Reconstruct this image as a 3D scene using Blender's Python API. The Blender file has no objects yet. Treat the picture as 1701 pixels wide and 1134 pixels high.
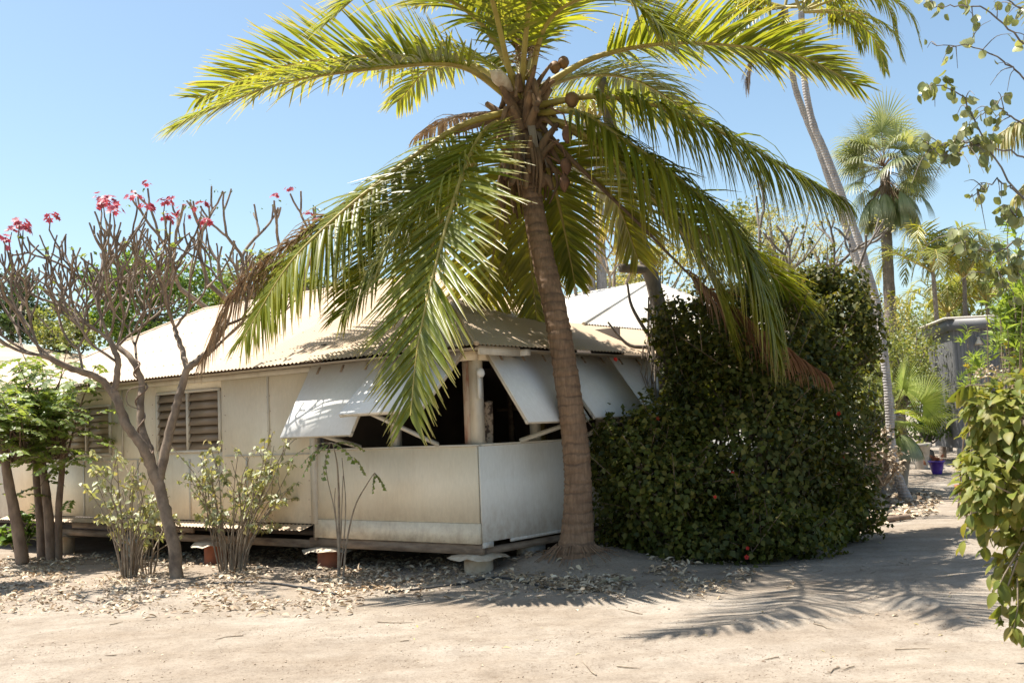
import bpy, math, random
import numpy as np
from mathutils import Vector, noise as mnoise

SC = bpy.context.scene
COL = SC.collection
R = math.radians

# ------------------------------------------------------------------ camera
FPX, PITCH, ROLL, EYE = 1793.0, R(4.549), R(2.368), 1.70
cF = np.array([0, math.cos(PITCH), math.sin(PITCH)])
cU0 = np.array([0, -math.sin(PITCH), math.cos(PITCH)])
cX0 = np.array([1.0, 0, 0])
cX = math.cos(ROLL) * cX0 - math.sin(ROLL) * cU0
cU = math.cos(ROLL) * cU0 + math.sin(ROLL) * cX0
cE = np.array([0, 0, EYE])
cam = bpy.data.cameras.new('camera')
cam.sensor_width = 36.0
cam.lens = FPX / 1701.0 * 36.0
cam.clip_start = 0.1
cam.clip_end = 2000
cam.dof.use_dof = True
cam.dof.focus_distance = 12.8
cam.dof.aperture_fstop = 4.0
camo = bpy.data.objects.new('camera', cam)
COL.objects.link(camo)
from mathutils import Matrix
camo.matrix_world = Matrix(((cX[0], cU[0], -cF[0], 0), (cX[1], cU[1], -cF[1], 0), (cX[2], cU[2], -cF[2], EYE), (0, 0, 0, 1)))
SC.camera = camo

# ------------------------------------------------------------------ light
SUN = Vector((-0.43, 0.14, 1.0)).normalized()
sun = bpy.data.lights.new('sun', 'SUN')
sun.energy = 4.5
sun.angle = R(0.53)
sun.color = (1.0, 0.945, 0.86)
suno = bpy.data.objects.new('sun', sun)
COL.objects.link(suno)
suno.rotation_euler = SUN.to_track_quat('Z', 'Y').to_euler()
world = bpy.data.worlds.new('World')
SC.world = world
world.use_nodes = True
wn = world.node_tree
sky = wn.nodes.new('ShaderNodeTexSky')
sky.sky_type = 'NISHITA'
sky.sun_disc = False
sky.sun_elevation = math.asin(SUN.z)
sky.sun_rotation = math.atan2(SUN.x, SUN.y)
sky.air_density = 1.0
sky.dust_density = 1.2
sky.ozone_density = 0.7
wb = wn.nodes.new('ShaderNodeMix'); wb.data_type = 'RGBA'; wb.blend_type = 'MULTIPLY'     # the photograph's white balance
wb.inputs[0].default_value = 1.0; wb.inputs[7].default_value = (0.96, 1.015, 0.97, 1)
wn.links.new(sky.outputs[0], wb.inputs[6])
wn.links.new(wb.outputs[2], wn.nodes['Background'].inputs[0])
wn.nodes['Background'].inputs[1].default_value = 0.083
SC.view_settings.view_transform = 'Standard'
SC.view_settings.look = 'None'
SC.view_settings.gamma = 1
SC.view_settings.exposure = 1.28

# ------------------------------------------------------------------ placing helpers
def ray(px, py):
    return cF * FPX + cX * (px - 850.5) + cU * (567 - py)
def W(px, py, d):
    "world point seen at a pixel of the photograph, d metres in front"
    k = ray(px, py)
    return cE + k * d / k[1]
def smooth(a, b, x):
    t = np.clip((x - a) / (b - a), 0, 1)
    return t * t * (3 - 2 * t)
def gz(x, y):
    x = np.asarray(x, float); y = np.asarray(y, float)
    bed = 0.11 * smooth(11.9, 13.4, y) * (1 - smooth(1.2, 3.0, x)) * smooth(-1.6, 0.2, x)
    bed = bed - 0.05 * smooth(13.6, 15.5, y) * (1 - smooth(-3.0, -1.0, x))
    rise = 0.42 * smooth(21, 27, y) * smooth(3, 6, x)
    mound = 0.16 * np.exp(-(((x - 0.72) / .75) ** 2 + ((y - 12.85) / .75) ** 2))
    return bed + rise + mound
def G(px, py):
    k = ray(px, py); z = 0.0
    for _ in range(12):
        q = cE + k * (z - EYE) / k[2]
        z = float(gz(q[0], q[1]))
    return np.array([q[0], q[1], z])
YW = R(37.525)
hL = np.array([-math.cos(YW), math.sin(YW), 0])
hR = np.array([math.sin(YW), math.cos(YW), 0])
hC = W(797, 905, 12.5)
def H(s, t, z):
    "house coordinates: s along the long wall, t along the short wall, from the near corner"
    q = hC + hL * s + hR * t
    return np.array([q[0], q[1], z])
def norm(v):
    v = np.asarray(v, float)
    return v / np.maximum(np.linalg.norm(v, axis=-1, keepdims=True), 1e-9)

# ------------------------------------------------------------------ materials
MATS = {}
def nmat(name):
    m = bpy.data.materials.new(name)
    m.use_nodes = True
    nt = m.node_tree
    b = nt.nodes['Principled BSDF']
    MATS[name] = m
    return m, nt, b
def nn(nt, typ, **kw):
    n = nt.nodes.new(typ)
    for k, v in kw.items():
        if k in n.inputs.keys() if hasattr(n.inputs, 'keys') else False:
            n.inputs[k].default_value = v
        else:
            setattr(n, k, v)
    return n
def ramp(nt, fac, stops):
    r = nt.nodes.new('ShaderNodeValToRGB')
    el = r.color_ramp.elements
    while len(el) < len(stops): el.new(0.5)
    for e, (p, c) in zip(el, stops):
        e.position = p
        e.color = (c[0], c[1], c[2], 1)
    nt.links.new(fac, r.inputs[0])
    return r.outputs[0]
def noise(nt, scale, detail=4, rough=0.55, stretch=None, coord='Object'):
    tc = nt.nodes.new('ShaderNodeTexCoord')
    n = nt.nodes.new('ShaderNodeTexNoise')
    n.inputs['Scale'].default_value = scale
    n.inputs['Detail'].default_value = detail
    n.inputs['Roughness'].default_value = rough
    src = tc.outputs[coord]
    if stretch:
        mp = nt.nodes.new('ShaderNodeMapping')
        mp.inputs['Scale'].default_value = stretch
        nt.links.new(src, mp.inputs[0]); src = mp.outputs[0]
    nt.links.new(src, n.inputs['Vector'])
    return n.outputs[0]
def mix(nt, fac, a, b, mode='MIX'):
    m = nt.nodes.new('ShaderNodeMix')
    m.data_type = 'RGBA'; m.blend_type = mode
    for sock, v in ((m.inputs[0], fac), (m.inputs[6], a), (m.inputs[7], b)):
        if isinstance(v, (int, float)): sock.default_value = v
        elif isinstance(v, (tuple, list)): sock.default_value = (v[0], v[1], v[2], 1)
        else: nt.links.new(v, sock)
    return m.outputs[2]
def bump(nt, b, h, strength=0.5, dist=0.01):
    n = nt.nodes.new('ShaderNodeBump')
    n.inputs['Strength'].default_value = strength
    n.inputs['Distance'].default_value = dist
    nt.links.new(h, n.inputs['Height'])
    nt.links.new(n.outputs[0], b.inputs['Normal'])
    return n

def leaf_mat(name, cols, transl=0.35, rough=0.42, tip=None, tip_from=0.72, spec=0.5, tcol=None):
    m, nt, b = nmat(name)
    geo = nt.nodes.new('ShaderNodeNewGeometry')
    n = len(cols)
    c = ramp(nt, geo.outputs['Random Per Island'], [(i / max(n - 1, 1), k) for i, k in enumerate(cols)])
    nz = noise(nt, 1.3, 3)
    c = mix(nt, 1.0, c, ramp(nt, nz, [(0.3, (0.72, 0.72, 0.72)), (0.7, (1.25, 1.25, 1.2))]), 'MULTIPLY')
    if tip:
        at = nt.nodes.new('ShaderNodeAttribute'); at.attribute_name = 'along'
        f = nt.nodes.new('ShaderNodeMapRange')
        f.inputs[1].default_value = tip_from; f.inputs[2].default_value = 1.0
        nt.links.new(at.outputs['Fac'], f.inputs[0])
        c = mix(nt, f.outputs[0], c, tip)
    nt.links.new(c, b.inputs['Base Color'])
    b.inputs['Roughness'].default_value = rough
    b.inputs['Specular IOR Level'].default_value = spec
    tr = nt.nodes.new('ShaderNodeBsdfTranslucent')
    tc = mix(nt, 1.0, c, tcol or (1.9, 1.75, 0.75), 'MULTIPLY')
    nt.links.new(tc, tr.inputs[0])
    ms = nt.nodes.new('ShaderNodeMixShader')
    ms.inputs[0].default_value = transl
    nt.links.new(b.outputs[0], ms.inputs[1]); nt.links.new(tr.outputs[0], ms.inputs[2])
    nt.links.new(ms.outputs[0], nt.nodes['Material Output'].inputs[0])
    return m

def plain(name, c1, c2=None, scale=6, rough=0.7, bs=0.15, stretch=None, metal=0, lo=0.35, hi=0.65, bscale=None):
    m, nt, b = nmat(name)
    c2 = c2 or tuple(k * 0.75 for k in c1)
    n = noise(nt, scale, 6, 0.6, stretch)
    nt.links.new(ramp(nt, n, [(lo, c2), (hi, c1)]), b.inputs['Base Color'])
    b.inputs['Roughness'].default_value = rough
    b.inputs['Metallic'].default_value = metal
    if bs:
        bump(nt, b, noise(nt, bscale or scale * 6, 5, 0.6, stretch), bs, 0.01)
    return m

# palms
M_FROND = leaf_mat('frond_green', [(0.125, 0.16, 0.024), (0.175, 0.205, 0.028), (0.25, 0.258, 0.04), (0.15, 0.18, 0.024)], 0.48, 0.36, tip=(0.34, 0.28, 0.09), tip_from=0.7, spec=0.4)
M_FROND_Y = leaf_mat('frond_yellow_green', [(0.20, 0.22, 0.03), (0.27, 0.27, 0.04), (0.35, 0.33, 0.06)], 0.45, 0.32, tip=(0.42, 0.32, 0.15), tip_from=0.65)
M_FROND_D = leaf_mat('frond_dry', [(0.20, 0.13, 0.08), (0.30, 0.21, 0.14), (0.42, 0.33, 0.24), (0.25, 0.15, 0.09)], 0.15, 0.6, tcol=(1.3, 1.1, 0.8))
M_FROND_R = leaf_mat('frond_rust', [(0.22, 0.11, 0.06), (0.30, 0.16, 0.09), (0.36, 0.23, 0.14)], 0.15, 0.6, tcol=(1.3, 1.0, 0.7))
M_RACH = plain('frond_rachis', (0.38, 0.31, 0.07), (0.27, 0.2, 0.05), 4, 0.45, 0.1)
M_RACH_D = plain('dry_rachis', (0.24, 0.16, 0.10), (0.14, 0.09, 0.06), 8, 0.8, 0.2)
M_FIBRE = plain('palm_fibre', (0.26, 0.16, 0.085), (0.10, 0.06, 0.035), 9, 0.9, 0.6, (1, 1, 0.25))
M_FIBRE_G = plain('palm_boot_grey', (0.34, 0.29, 0.23), (0.18, 0.13, 0.09), 9, 0.9, 0.4, (1, 1, 0.25))
M_NUT = plain('coconut_husk', (0.24, 0.125, 0.04), (0.14, 0.075, 0.035), 7, 0.6, 0.2)
M_NUTD = plain('dry_husk', (0.22, 0.11, 0.06), (0.13, 0.07, 0.045), 14, 0.85, 0.4)

def trunk_mat(name, c1, c2, ringc, zscale=16.0, amt=0.7):
    m, nt, b = nmat(name)
    tc = nt.nodes.new('ShaderNodeTexCoord')
    w = nt.nodes.new('ShaderNodeTexWave')
    w.bands_direction = 'Z'; w.inputs['Scale'].default_value = zscale / 6.2832
    w.inputs['Distortion'].default_value = 3.2; w.inputs['Detail'].default_value = 3; w.inputs['Detail Scale'].default_value = 2.4
    nt.links.new(tc.outputs['Object'], w.inputs[0])
    n1 = noise(nt, 5, 6, 0.65, (1, 1, 0.6))
    n2 = noise(nt, 45, 4, 0.6, (1, 1, 0.12))
    c = ramp(nt, n1, [(0.3, c2), (0.7, c1)])
    c = mix(nt, 1.0, c, ramp(nt, n2, [(0.3, (0.65, 0.62, 0.6)), (0.7, (1.15, 1.15, 1.15))]), 'MULTIPLY')
    f = ramp(nt, w.outputs[1], [(0.0, (amt,) * 3), (0.22, (0, 0, 0))])
    f = mix(nt, 1.0, f, ramp(nt, noise(nt, 3.0, 4, .6, (1, 1, 1.6)), [(.38, (0.08, .08, .08)), (.6, (1, 1, 1))]), 'MULTIPLY')
    c = mix(nt, f, c, ringc)
    nt.links.new(c, b.inputs['Base Color'])
    b.inputs['Roughness'].default_value = 0.85
    ad = nt.nodes.new('ShaderNodeMath'); ad.operation = 'MULTIPLY_ADD'
    nt.links.new(n2, ad.inputs[0]); ad.inputs[1].default_value = 0.7; nt.links.new(w.outputs[1], ad.inputs[2])
    bump(nt, b, ad.outputs[0], 0.8, 0.012)
    return m
M_COCO = trunk_mat('coconut_bark', (0.31, 0.195, 0.115), (0.19, 0.115, 0.068), (0.08, 0.05, 0.034), 17.5, 0.75)
M_PALE = trunk_mat('pale_palm_bark', (0.50, 0.47, 0.44), (0.33, 0.30, 0.28), (0.2, 0.17, 0.15), 36, 0.5)
M_GREYP = trunk_mat('grey_palm_bark', (0.30, 0.26, 0.22), (0.20, 0.16, 0.13), (0.1, 0.08, 0.06), 50, 0.5)
M_BARK = plain('frangipani_bark', (0.30, 0.225, 0.16), (0.11, 0.08, 0.058), 7, 0.8, 0.4, (1, 1, 0.7))
M_BARKB = plain('brown_bark', (0.27, 0.19, 0.135), (0.13, 0.085, 0.06), 9, 0.85, 0.5, (1, 1, 0.4))
M_BARKG = plain('grey_bark', (0.24, 0.205, 0.17), (0.12, 0.10, 0.085), 8, 0.85, 0.5, (1, 1, 0.4))
M_TWIG = plain('twig_bark', (0.34, 0.27, 0.19), (0.18, 0.13, 0.09), 12, 0.8, 0.2)
# leaves
M_HIB = leaf_mat('hibiscus_leaf', [(0.040, 0.054, 0.010), (0.066, 0.080, 0.014), (0.10, 0.112, 0.02), (0.17, 0.15, 0.035)], 0.34, 0.5, spec=0.3)
M_FORE = leaf_mat('broad_leaf', [(0.09, 0.122, 0.022), (0.15, 0.175, 0.034), (0.24, 0.245, 0.055), (0.11, 0.14, 0.028), (0.29, 0.25, 0.085)], 0.36, 0.5, spec=0.25, tip=(0.32, 0.25, 0.08), tip_from=0.8)
M_SENNA = leaf_mat('pinnate_leaf', [(0.11, 0.17, 0.04), (0.17, 0.235, 0.06), (0.25, 0.31, 0.11), (0.12, 0.17, 0.04)], 0.35, 0.4)
M_SHRUB = leaf_mat('pale_shrub_leaf', [(0.25, 0.27, 0.13), (0.36, 0.38, 0.22), (0.48, 0.49, 0.33), (0.20, 0.23, 0.10), (0.42, 0.35, 0.18)], 0.3, 0.5)
M_GREEN = leaf_mat('bright_tree_leaf', [(0.06, 0.12, 0.02), (0.10, 0.18, 0.03), (0.17, 0.25, 0.045), (0.08, 0.14, 0.025)], 0.35, 0.4)
M_DARKG = leaf_mat('dark_tree_leaf', [(0.035, 0.065, 0.02), (0.05, 0.09, 0.03), (0.07, 0.11, 0.035)], 0.3, 0.4)
M_WISP = leaf_mat('wispy_leaf', [(0.20, 0.22, 0.07), (0.30, 0.29, 0.11), (0.38, 0.32, 0.16), (0.18, 0.20, 0.07)], 0.35, 0.5)
M_SUNNY = leaf_mat('sunny_shrub_leaf', [(0.10, 0.14, 0.04), (0.17, 0.20, 0.06), (0.24, 0.25, 0.10), (0.13, 0.16, 0.05)], 0.35, 0.45)
M_OLE = leaf_mat('oleander_leaf', [(0.14, 0.21, 0.04), (0.20, 0.28, 0.055), (0.30, 0.37, 0.11)], 0.35, 0.38)
M_FAN = leaf_mat('fan_leaf', [(0.15, 0.19, 0.085), (0.22, 0.26, 0.13), (0.33, 0.36, 0.22)], 0.25, 0.4, tip=(0.30, 0.29, 0.18), tip_from=0.6)
M_FANG = leaf_mat('young_fan_leaf', [(0.18, 0.23, 0.05), (0.25, 0.31, 0.07), (0.34, 0.38, 0.11)], 0.45, 0.4)
M_BAU = leaf_mat('vine_leaf', [(0.14, 0.17, 0.06), (0.23, 0.25, 0.10), (0.36, 0.37, 0.20)], 0.3, 0.4)
M_PINK = leaf_mat('pink_petal', [(0.32, 0.03, 0.07), (0.42, 0.06, 0.11), (0.50, 0.14, 0.18), (0.26, 0.025, 0.055)], 0.3, 0.5, tcol=(1.2, 0.8, 0.8))
M_RED = leaf_mat('red_petal', [(0.55, 0.02, 0.015), (0.65, 0.04, 0.02)], 0.3, 0.5, tcol=(1.2, 0.6, 0.6))
M_WHITEF = leaf_mat('white_petal', [(0.62, 0.58, 0.46), (0.7, 0.66, 0.56)], 0.3, 0.5, tcol=(1, 1, .9))
M_YEL = leaf_mat('yellow_petal', [(0.75, 0.6, 0.08), (0.8, 0.68, 0.12)], 0.3, 0.5, tcol=(1, .9, .5))
M_LITTER = leaf_mat('dry_litter', [(0.54, 0.44, 0.31), (0.30, 0.20, 0.125), (0.64, 0.55, 0.42), (0.40, 0.28, 0.18), (0.58, 0.50, 0.38)], 0.08, 0.7, tcol=(1.1, 1, .9))
M_YLEAF = leaf_mat('fallen_yellow_leaf', [(0.42, 0.34, 0.10), (0.5, 0.42, 0.16)], 0.1, 0.6, tcol=(1.1, 1, .7))

# ground
def ground_mat():
    m, nt, b = nmat('sandy_ground')
    big = noise(nt, 0.55, 5, 0.6)
    mid = noise(nt, 3.5, 6, 0.65)
    fine = noise(nt, 60, 5, 0.7)
    grit = noise(nt, 22, 6, 0.75)
    c = ramp(nt, big, [(0.35, (0.254, 0.211, 0.166)), (0.52, (0.290, 0.250, 0.205)), (0.7, (0.326, 0.292, 0.25))])
    c = mix(nt, 1.0, c, ramp(nt, mid, [(0.3, (0.80, 0.77, 0.74)), (0.6, (1.06, 1.05, 1.03))]), 'MULTIPLY')
    c = mix(nt, 1.0, c, ramp(nt, fine, [(0.28, (0.66, 0.62, 0.58)), (0.5, (1.0, 1.0, 1.0)), (0.75, (1.12, 1.12, 1.12))]), 'MULTIPLY')
    c = mix(nt, 1.0, c, ramp(nt, grit, [(0.33, (0.68, 0.63, 0.58)), (0.46, (1.0, 1.0, 1.0)), (0.7, (1.08, 1.08, 1.08))]), 'MULTIPLY')
    trk = noise(nt, 1.0, 5, 0.6, (0.35, 2.2, 1))
    c = mix(nt, 1.0, c, ramp(nt, trk, [(0.36, (0.92, 0.90, 0.88)), (0.55, (1.02, 1.02, 1.02))]), 'MULTIPLY')
    # patches of coarse gravel
    tc = nt.nodes.new('ShaderNodeTexCoord')
    v = nt.nodes.new('ShaderNodeTexVoronoi'); v.inputs['Scale'].default_value = 55
    nt.links.new(tc.outputs['Object'], v.inputs['Vector'])
    patch = ramp(nt, noise(nt, 1.7, 5, 0.7), [(0.56, (0, 0, 0)), (0.66, (0.85, 0.85, 0.85))])
    spots = ramp(nt, v.outputs['Distance'], [(0.12, (1, 1, 1)), (0.3, (0, 0, 0))])
    pf = mix(nt, 1.0, patch, spots, 'MULTIPLY')
    c = mix(nt, pf, c, (0.20, 0.145, 0.10))
    # reddish soil under the beds
    sep = nt.nodes.new('ShaderNodeSeparateXYZ'); nt.links.new(tc.outputs['Object'], sep.inputs[0])
    mr = nt.nodes.new('ShaderNodeMapRange'); mr.inputs[1].default_value = 11.2; mr.inputs[2].default_value = 13.0
    nt.links.new(sep.outputs[1], mr.inputs[0])
    mx = nt.nodes.new('ShaderNodeMapRange'); mx.inputs[1].default_value = 3.2; mx.inputs[2].default_value = 1.2
    nt.links.new(sep.outputs[0], mx.inputs[0])
    mm = nt.nodes.new('ShaderNodeMath'); mm.operation = 'MULTIPLY'
    nt.links.new(mr.outputs[0], mm.inputs[0]); nt.links.new(mx.outputs[0], mm.inputs[1])
    m2 = nt.nodes.new('ShaderNodeMath'); m2.operation = 'MULTIPLY'; m2.inputs[1].default_value = 0.12
    nt.links.new(mm.outputs[0], m2.inputs[0])
    c = mix(nt, m2.outputs[0], c, ramp(nt, mid, [(0.35, (0.24, 0.155, 0.10)), (0.65, (0.38, 0.285, 0.20))]))
    nt.links.new(c, b.inputs['Base Color'])
    b.inputs['Roughness'].default_value = 0.95
    b.inputs['Specular IOR Level'].default_value = 0.2
    ad = nt.nodes.new('ShaderNodeMath'); ad.operation = 'MULTIPLY_ADD'
    nt.links.new(mid, ad.inputs[0]); ad.inputs[1].default_value = 2.0; nt.links.new(fine, ad.inputs[2])
    bump(nt, b, ad.outputs[0], 0.55, 0.012)
    return m
M_GROUND = ground_mat()

# painted walls
def wall_mat(name, c, dirt, dscale=1.2, streak=0.5):
    m, nt, b = nmat(name)
    n1 = noise(nt, dscale, 6, 0.65)
    n2 = noise(nt, 5.0, 5, 0.6, (1.5, 1.5, 0.18))
    n3 = noise(nt, 30, 4, 0.6, (1, 1, 0.35))
    col = mix(nt, ramp(nt, n1, [(0.42, (0, 0, 0)), (0.75, (0.6, 0.6, 0.6))]), c, dirt)
    col = mix(nt, ramp(nt, n2, [(0.55, (0, 0, 0)), (0.8, (streak, streak, streak))]), col, dirt)
    col = mix(nt, 1.0, col, ramp(nt, n3, [(0.3, (0.94, 0.94, 0.93)), (0.7, (1.02, 1.02, 1.02))]), 'MULTIPLY')
    b.inputs['Roughness'].default_value = 0.55
    tc = nt.nodes.new('ShaderNodeTexCoord'); sp = nt.nodes.new('ShaderNodeSeparateXYZ'); nt.links.new(tc.outputs['Object'], sp.inputs[0])
    zr = nt.nodes.new('ShaderNodeMapRange'); zr.inputs[1].default_value = .85; zr.inputs[2].default_value = .4
    nt.links.new(sp.outputs[2], zr.inputs[0])
    spl = mix(nt, 1.0, zr.outputs[0], ramp(nt, noise(nt, 9, 6, .7), [(.4, (.05, .05, .05)), (.7, (.6, .6, .6))]), 'MULTIPLY')
    col = mix(nt, spl, col, (.40, .27, .17))
    nt.links.new(col, b.inputs['Base Color'])
    bump(nt, b, n3, 0.12, 0.004)
    return m
M_WALL = wall_mat('cream_wall_paint', (0.90, 0.775, 0.585), (0.76, 0.61, 0.42), 1.3, 0.5)
M_WALLW = wall_mat('white_wall_paint', (0.82, 0.79, 0.73), (0.64, 0.58, 0.50), 1.1, 0.3)
M_FLAP = wall_mat('white_flap_paint', (0.80, 0.80, 0.79), (0.70, 0.68, 0.64), 1.6, 0.25)
M_TRIM = wall_mat('cream_trim_paint', (0.66, 0.60, 0.50), (0.46, 0.38, 0.29), 3, 0.6)
M_SLAT = plain('brown_louvre', (0.30, 0.22, 0.15), (0.21, 0.15, 0.10), 3, 0.45, 0.05, (0.4, 0.4, 3))
M_SLATC = plain('tan_louvre', (0.40, 0.32, 0.20), (0.30, 0.23, 0.14), 3, 0.5, 0.05, (0.4, 0.4, 3))
M_BEAM = plain('weathered_beam', (0.32, 0.24, 0.17), (0.16, 0.11, 0.075), 4, 0.85, 0.3, (1, 1, 4))
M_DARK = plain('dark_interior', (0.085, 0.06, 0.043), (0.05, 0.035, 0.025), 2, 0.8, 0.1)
M_RUSTP = plain('rust_stained_board', (0.52, 0.42, 0.33), (0.30, 0.10, 0.05), 3.5, 0.8, 0.2, (2, 2, 0.6), lo=0.42, hi=0.6)
M_PIERC = plain('cream_concrete', (0.58, 0.49, 0.36), (0.40, 0.31, 0.22), 5, 0.85, 0.3)
M_PIERR = plain('red_oxide_pier', (0.36, 0.115, 0.05), (0.22, 0.075, 0.04), 6, 0.85, 0.3)
M_CAP = plain('painted_tin_cap', (0.64, 0.56, 0.44), (0.42, 0.32, 0.22), 8, 0.5, 0.1)
M_OCHRE = plain('ochre_post', (0.30, 0.21, 0.05), (0.2, 0.14, 0.04), 5, 0.7, 0.1)
M_MOTTLE = plain('mottled_bark_pole', (0.42, 0.34, 0.26), (0.07, 0.05, 0.04), 14, 0.9, 0.3, lo=0.45, hi=0.55)
M_BLACK = plain('black_poly', (0.03, 0.03, 0.032), (0.02, 0.02, 0.02), 9, 0.5, 0.05)
def roof_mat(name, c, dirt, rustc):
    m, nt, b = nmat(name)
    n1 = noise(nt, 0.9, 6, 0.65); n2 = noise(nt, 16, 6, 0.7); n3 = noise(nt, 3.2, 5, 0.65)
    col = mix(nt, ramp(nt, n1, [(0.4, (0, 0, 0)), (0.75, (0.7, 0.7, 0.7))]), c, dirt)
    col = mix(nt, ramp(nt, n2, [(0.62, (0, 0, 0)), (0.75, (0.35, 0.35, 0.35))]), col, rustc)
    col = mix(nt, ramp(nt, n3, [(0.6, (0, 0, 0)), (0.78, (0.5, 0.5, 0.5))]), col, rustc)
    tc = nt.nodes.new('ShaderNodeTexCoord'); dt = nt.nodes.new('ShaderNodeVectorMath'); dt.operation = 'DOT_PRODUCT'
    nt.links.new(tc.outputs['Object'], dt.inputs[0]); dt.inputs[1].default_value = tuple(hL / .76)
    fl = nt.nodes.new('ShaderNodeMath'); fl.operation = 'FLOOR'; nt.links.new(dt.outputs['Value'], fl.inputs[0])
    wn_ = nt.nodes.new('ShaderNodeTexWhiteNoise'); wn_.noise_dimensions = '1D'; nt.links.new(fl.outputs[0], wn_.inputs['W'])
    col = mix(nt, 1.0, col, ramp(nt, wn_.outputs['Value'], [(0, (.88, .86, .84)), (1, (1.05, 1.05, 1.05))]), 'MULTIPLY')
    fr_ = nt.nodes.new('ShaderNodeMath'); fr_.operation = 'FRACT'; nt.links.new(dt.outputs['Value'], fr_.inputs[0])
    col = mix(nt, ramp(nt, fr_.outputs[0], [(0.0, (.45, .45, .45)), (.03, (0, 0, 0))]), col, rustc)
    nt.links.new(col, b.inputs['Base Color'])
    b.inputs['Roughness'].default_value = 0.6
    bump(nt, b, n2, 0.12, 0.004)
    return m
M_ROOF = roof_mat('tan_roof_paint', (0.54, 0.415, 0.285), (0.47, 0.355, 0.24), (0.36, 0.25, 0.16))
M_ROOFW = roof_mat('pale_roof_paint', (0.62, 0.575, 0.50), (0.55, 0.49, 0.42), (0.42, 0.36, 0.29))
M_ROOFU = plain('roof_underside', (0.62, 0.55, 0.45), (0.5, 0.43, 0.34), 4, 0.8, 0)
M_ZINC = plain('grey_corrugated_iron', (0.185, 0.185, 0.19), (0.12, 0.12, 0.125), 3, 0.6, 0.05, (1, 1, 0.3), metal=0.0)
M_ZINCF = plain('grey_fascia', (0.17, 0.172, 0.18), (0.13, 0.132, 0.14), 3, 0.5, 0.05)
M_BLOCK = plain('pale_block', (0.46, 0.42, 0.36), (0.33, 0.29, 0.24), 7, 0.9, 0.3)
M_PURPLE = plain('purple_glaze', (0.075, 0.035, 0.30), (0.05, 0.02, 0.2), 5, 0.25, 0)
M_TERRA = plain('terracotta', (0.36, 0.14, 0.065), (0.25, 0.09, 0.045), 7, 0.8, 0.2)
M_LAMPW = plain('lamp_white', (0.75, 0.74, 0.70), (0.66, 0.64, 0.6), 5, 0.3, 0)

# ------------------------------------------------------------------ mesh helpers
def origin(o):
    v = Vector((0, 0, 0))
    while o is not None:
        v += o.location; o = o.parent
    return np.array(v)
class MB:
    def __init__(s): s.V = []; s.F = []; s.A = []; s.n = 0; s.MI = []
    def add(s, V, F, along=None, mi=0):
        V = np.asarray(V, float).reshape(-1, 3); F = np.asarray(F, int)
        s.V.append(V); s.F.append(F + s.n); s.n += len(V)
        s.A.append(np.zeros(len(V)) if along is None else np.asarray(along, float).ravel())
        s.MI.append(np.full(len(F), mi))
        return s
    def build(s, name, mats, parent=None, smooth_=False, attr=False):
        if not isinstance(mats, (list, tuple)): mats = [mats]
        V = np.concatenate(s.V); off = origin(parent)
        V = V - off
        me = bpy.data.meshes.new(name)
        loops = np.concatenate([f.ravel() for f in s.F]); sizes = np.concatenate([np.full(len(f), f.shape[1]) for f in s.F])
        me.vertices.add(len(V)); me.vertices.foreach_set('co', V.ravel())
        me.loops.add(len(loops)); me.loops.foreach_set('vertex_index', loops.astype(np.int32))
        me.polygons.add(len(sizes))
        me.polygons.foreach_set('loop_start', np.concatenate([[0], np.cumsum(sizes)[:-1]]).astype(np.int32))
        me.polygons.foreach_set('loop_total', sizes.astype(np.int32))
        for m in mats: me.materials.append(m)
        if len(mats) > 1: me.polygons.foreach_set('material_index', np.concatenate(s.MI).astype(np.int32))
        if smooth_: me.polygons.foreach_set('use_smooth', np.ones(len(sizes), bool))
        me.update(calc_edges=True); me.validate()
        if attr:
            a = me.attributes.new('along', 'FLOAT', 'POINT'); a.data.foreach_set('value', np.concatenate(s.A).astype(np.float32))
        o = bpy.data.objects.new(name, me); COL.objects.link(o)
        if parent is not None: o.parent = parent
        return o
def tag(o, label=None, cat=None, group=None, kind=None):
    if label: o['label'] = label
    if cat: o['category'] = cat
    if group: o['group'] = group
    if kind: o['kind'] = kind
    return o
def thing(name, loc, label, cat, group=None):
    o = bpy.data.objects.new(name, None); COL.objects.link(o)
    o.location = Vector([float(k) for k in loc]); o.empty_display_size = 0.2
    return tag(o, label, cat, group)

QB = np.array([[0, 3, 2, 1], [4, 5, 6, 7], [0, 1, 5, 4], [1, 2, 6, 5], [2, 3, 7, 6], [3, 0, 4, 7]])
def hexa(mb, b4, t4, mi=0):
    mb.add(np.vstack([b4, t4]), QB, mi=mi)
def hbox(mb, s0, s1, t0, t1, z0, z1, mi=0):
    "box in house coordinates"
    b = [H(s0, t0, z0), H(s1, t0, z0), H(s1, t1, z0), H(s0, t1, z0)]
    t = [H(s0, t0, z1), H(s1, t0, z1), H(s1, t1, z1), H(s0, t1, z1)]
    hexa(mb, b, t, mi)
def bar(mb, p, q, w, h, up=(0, 0, 1), mi=0):
    p = np.asarray(p, float); q = np.asarray(q, float)
    d = norm(q - p); sd = norm(np.cross(d, up)); u = np.cross(sd, d)
    c = [(-w / 2, -h / 2), (w / 2, -h / 2), (w / 2, h / 2), (-w / 2, h / 2)]
    hexa(mb, [p + sd * a + u * b for a, b in c], [q + sd * a + u * b for a, b in c], mi)
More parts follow.
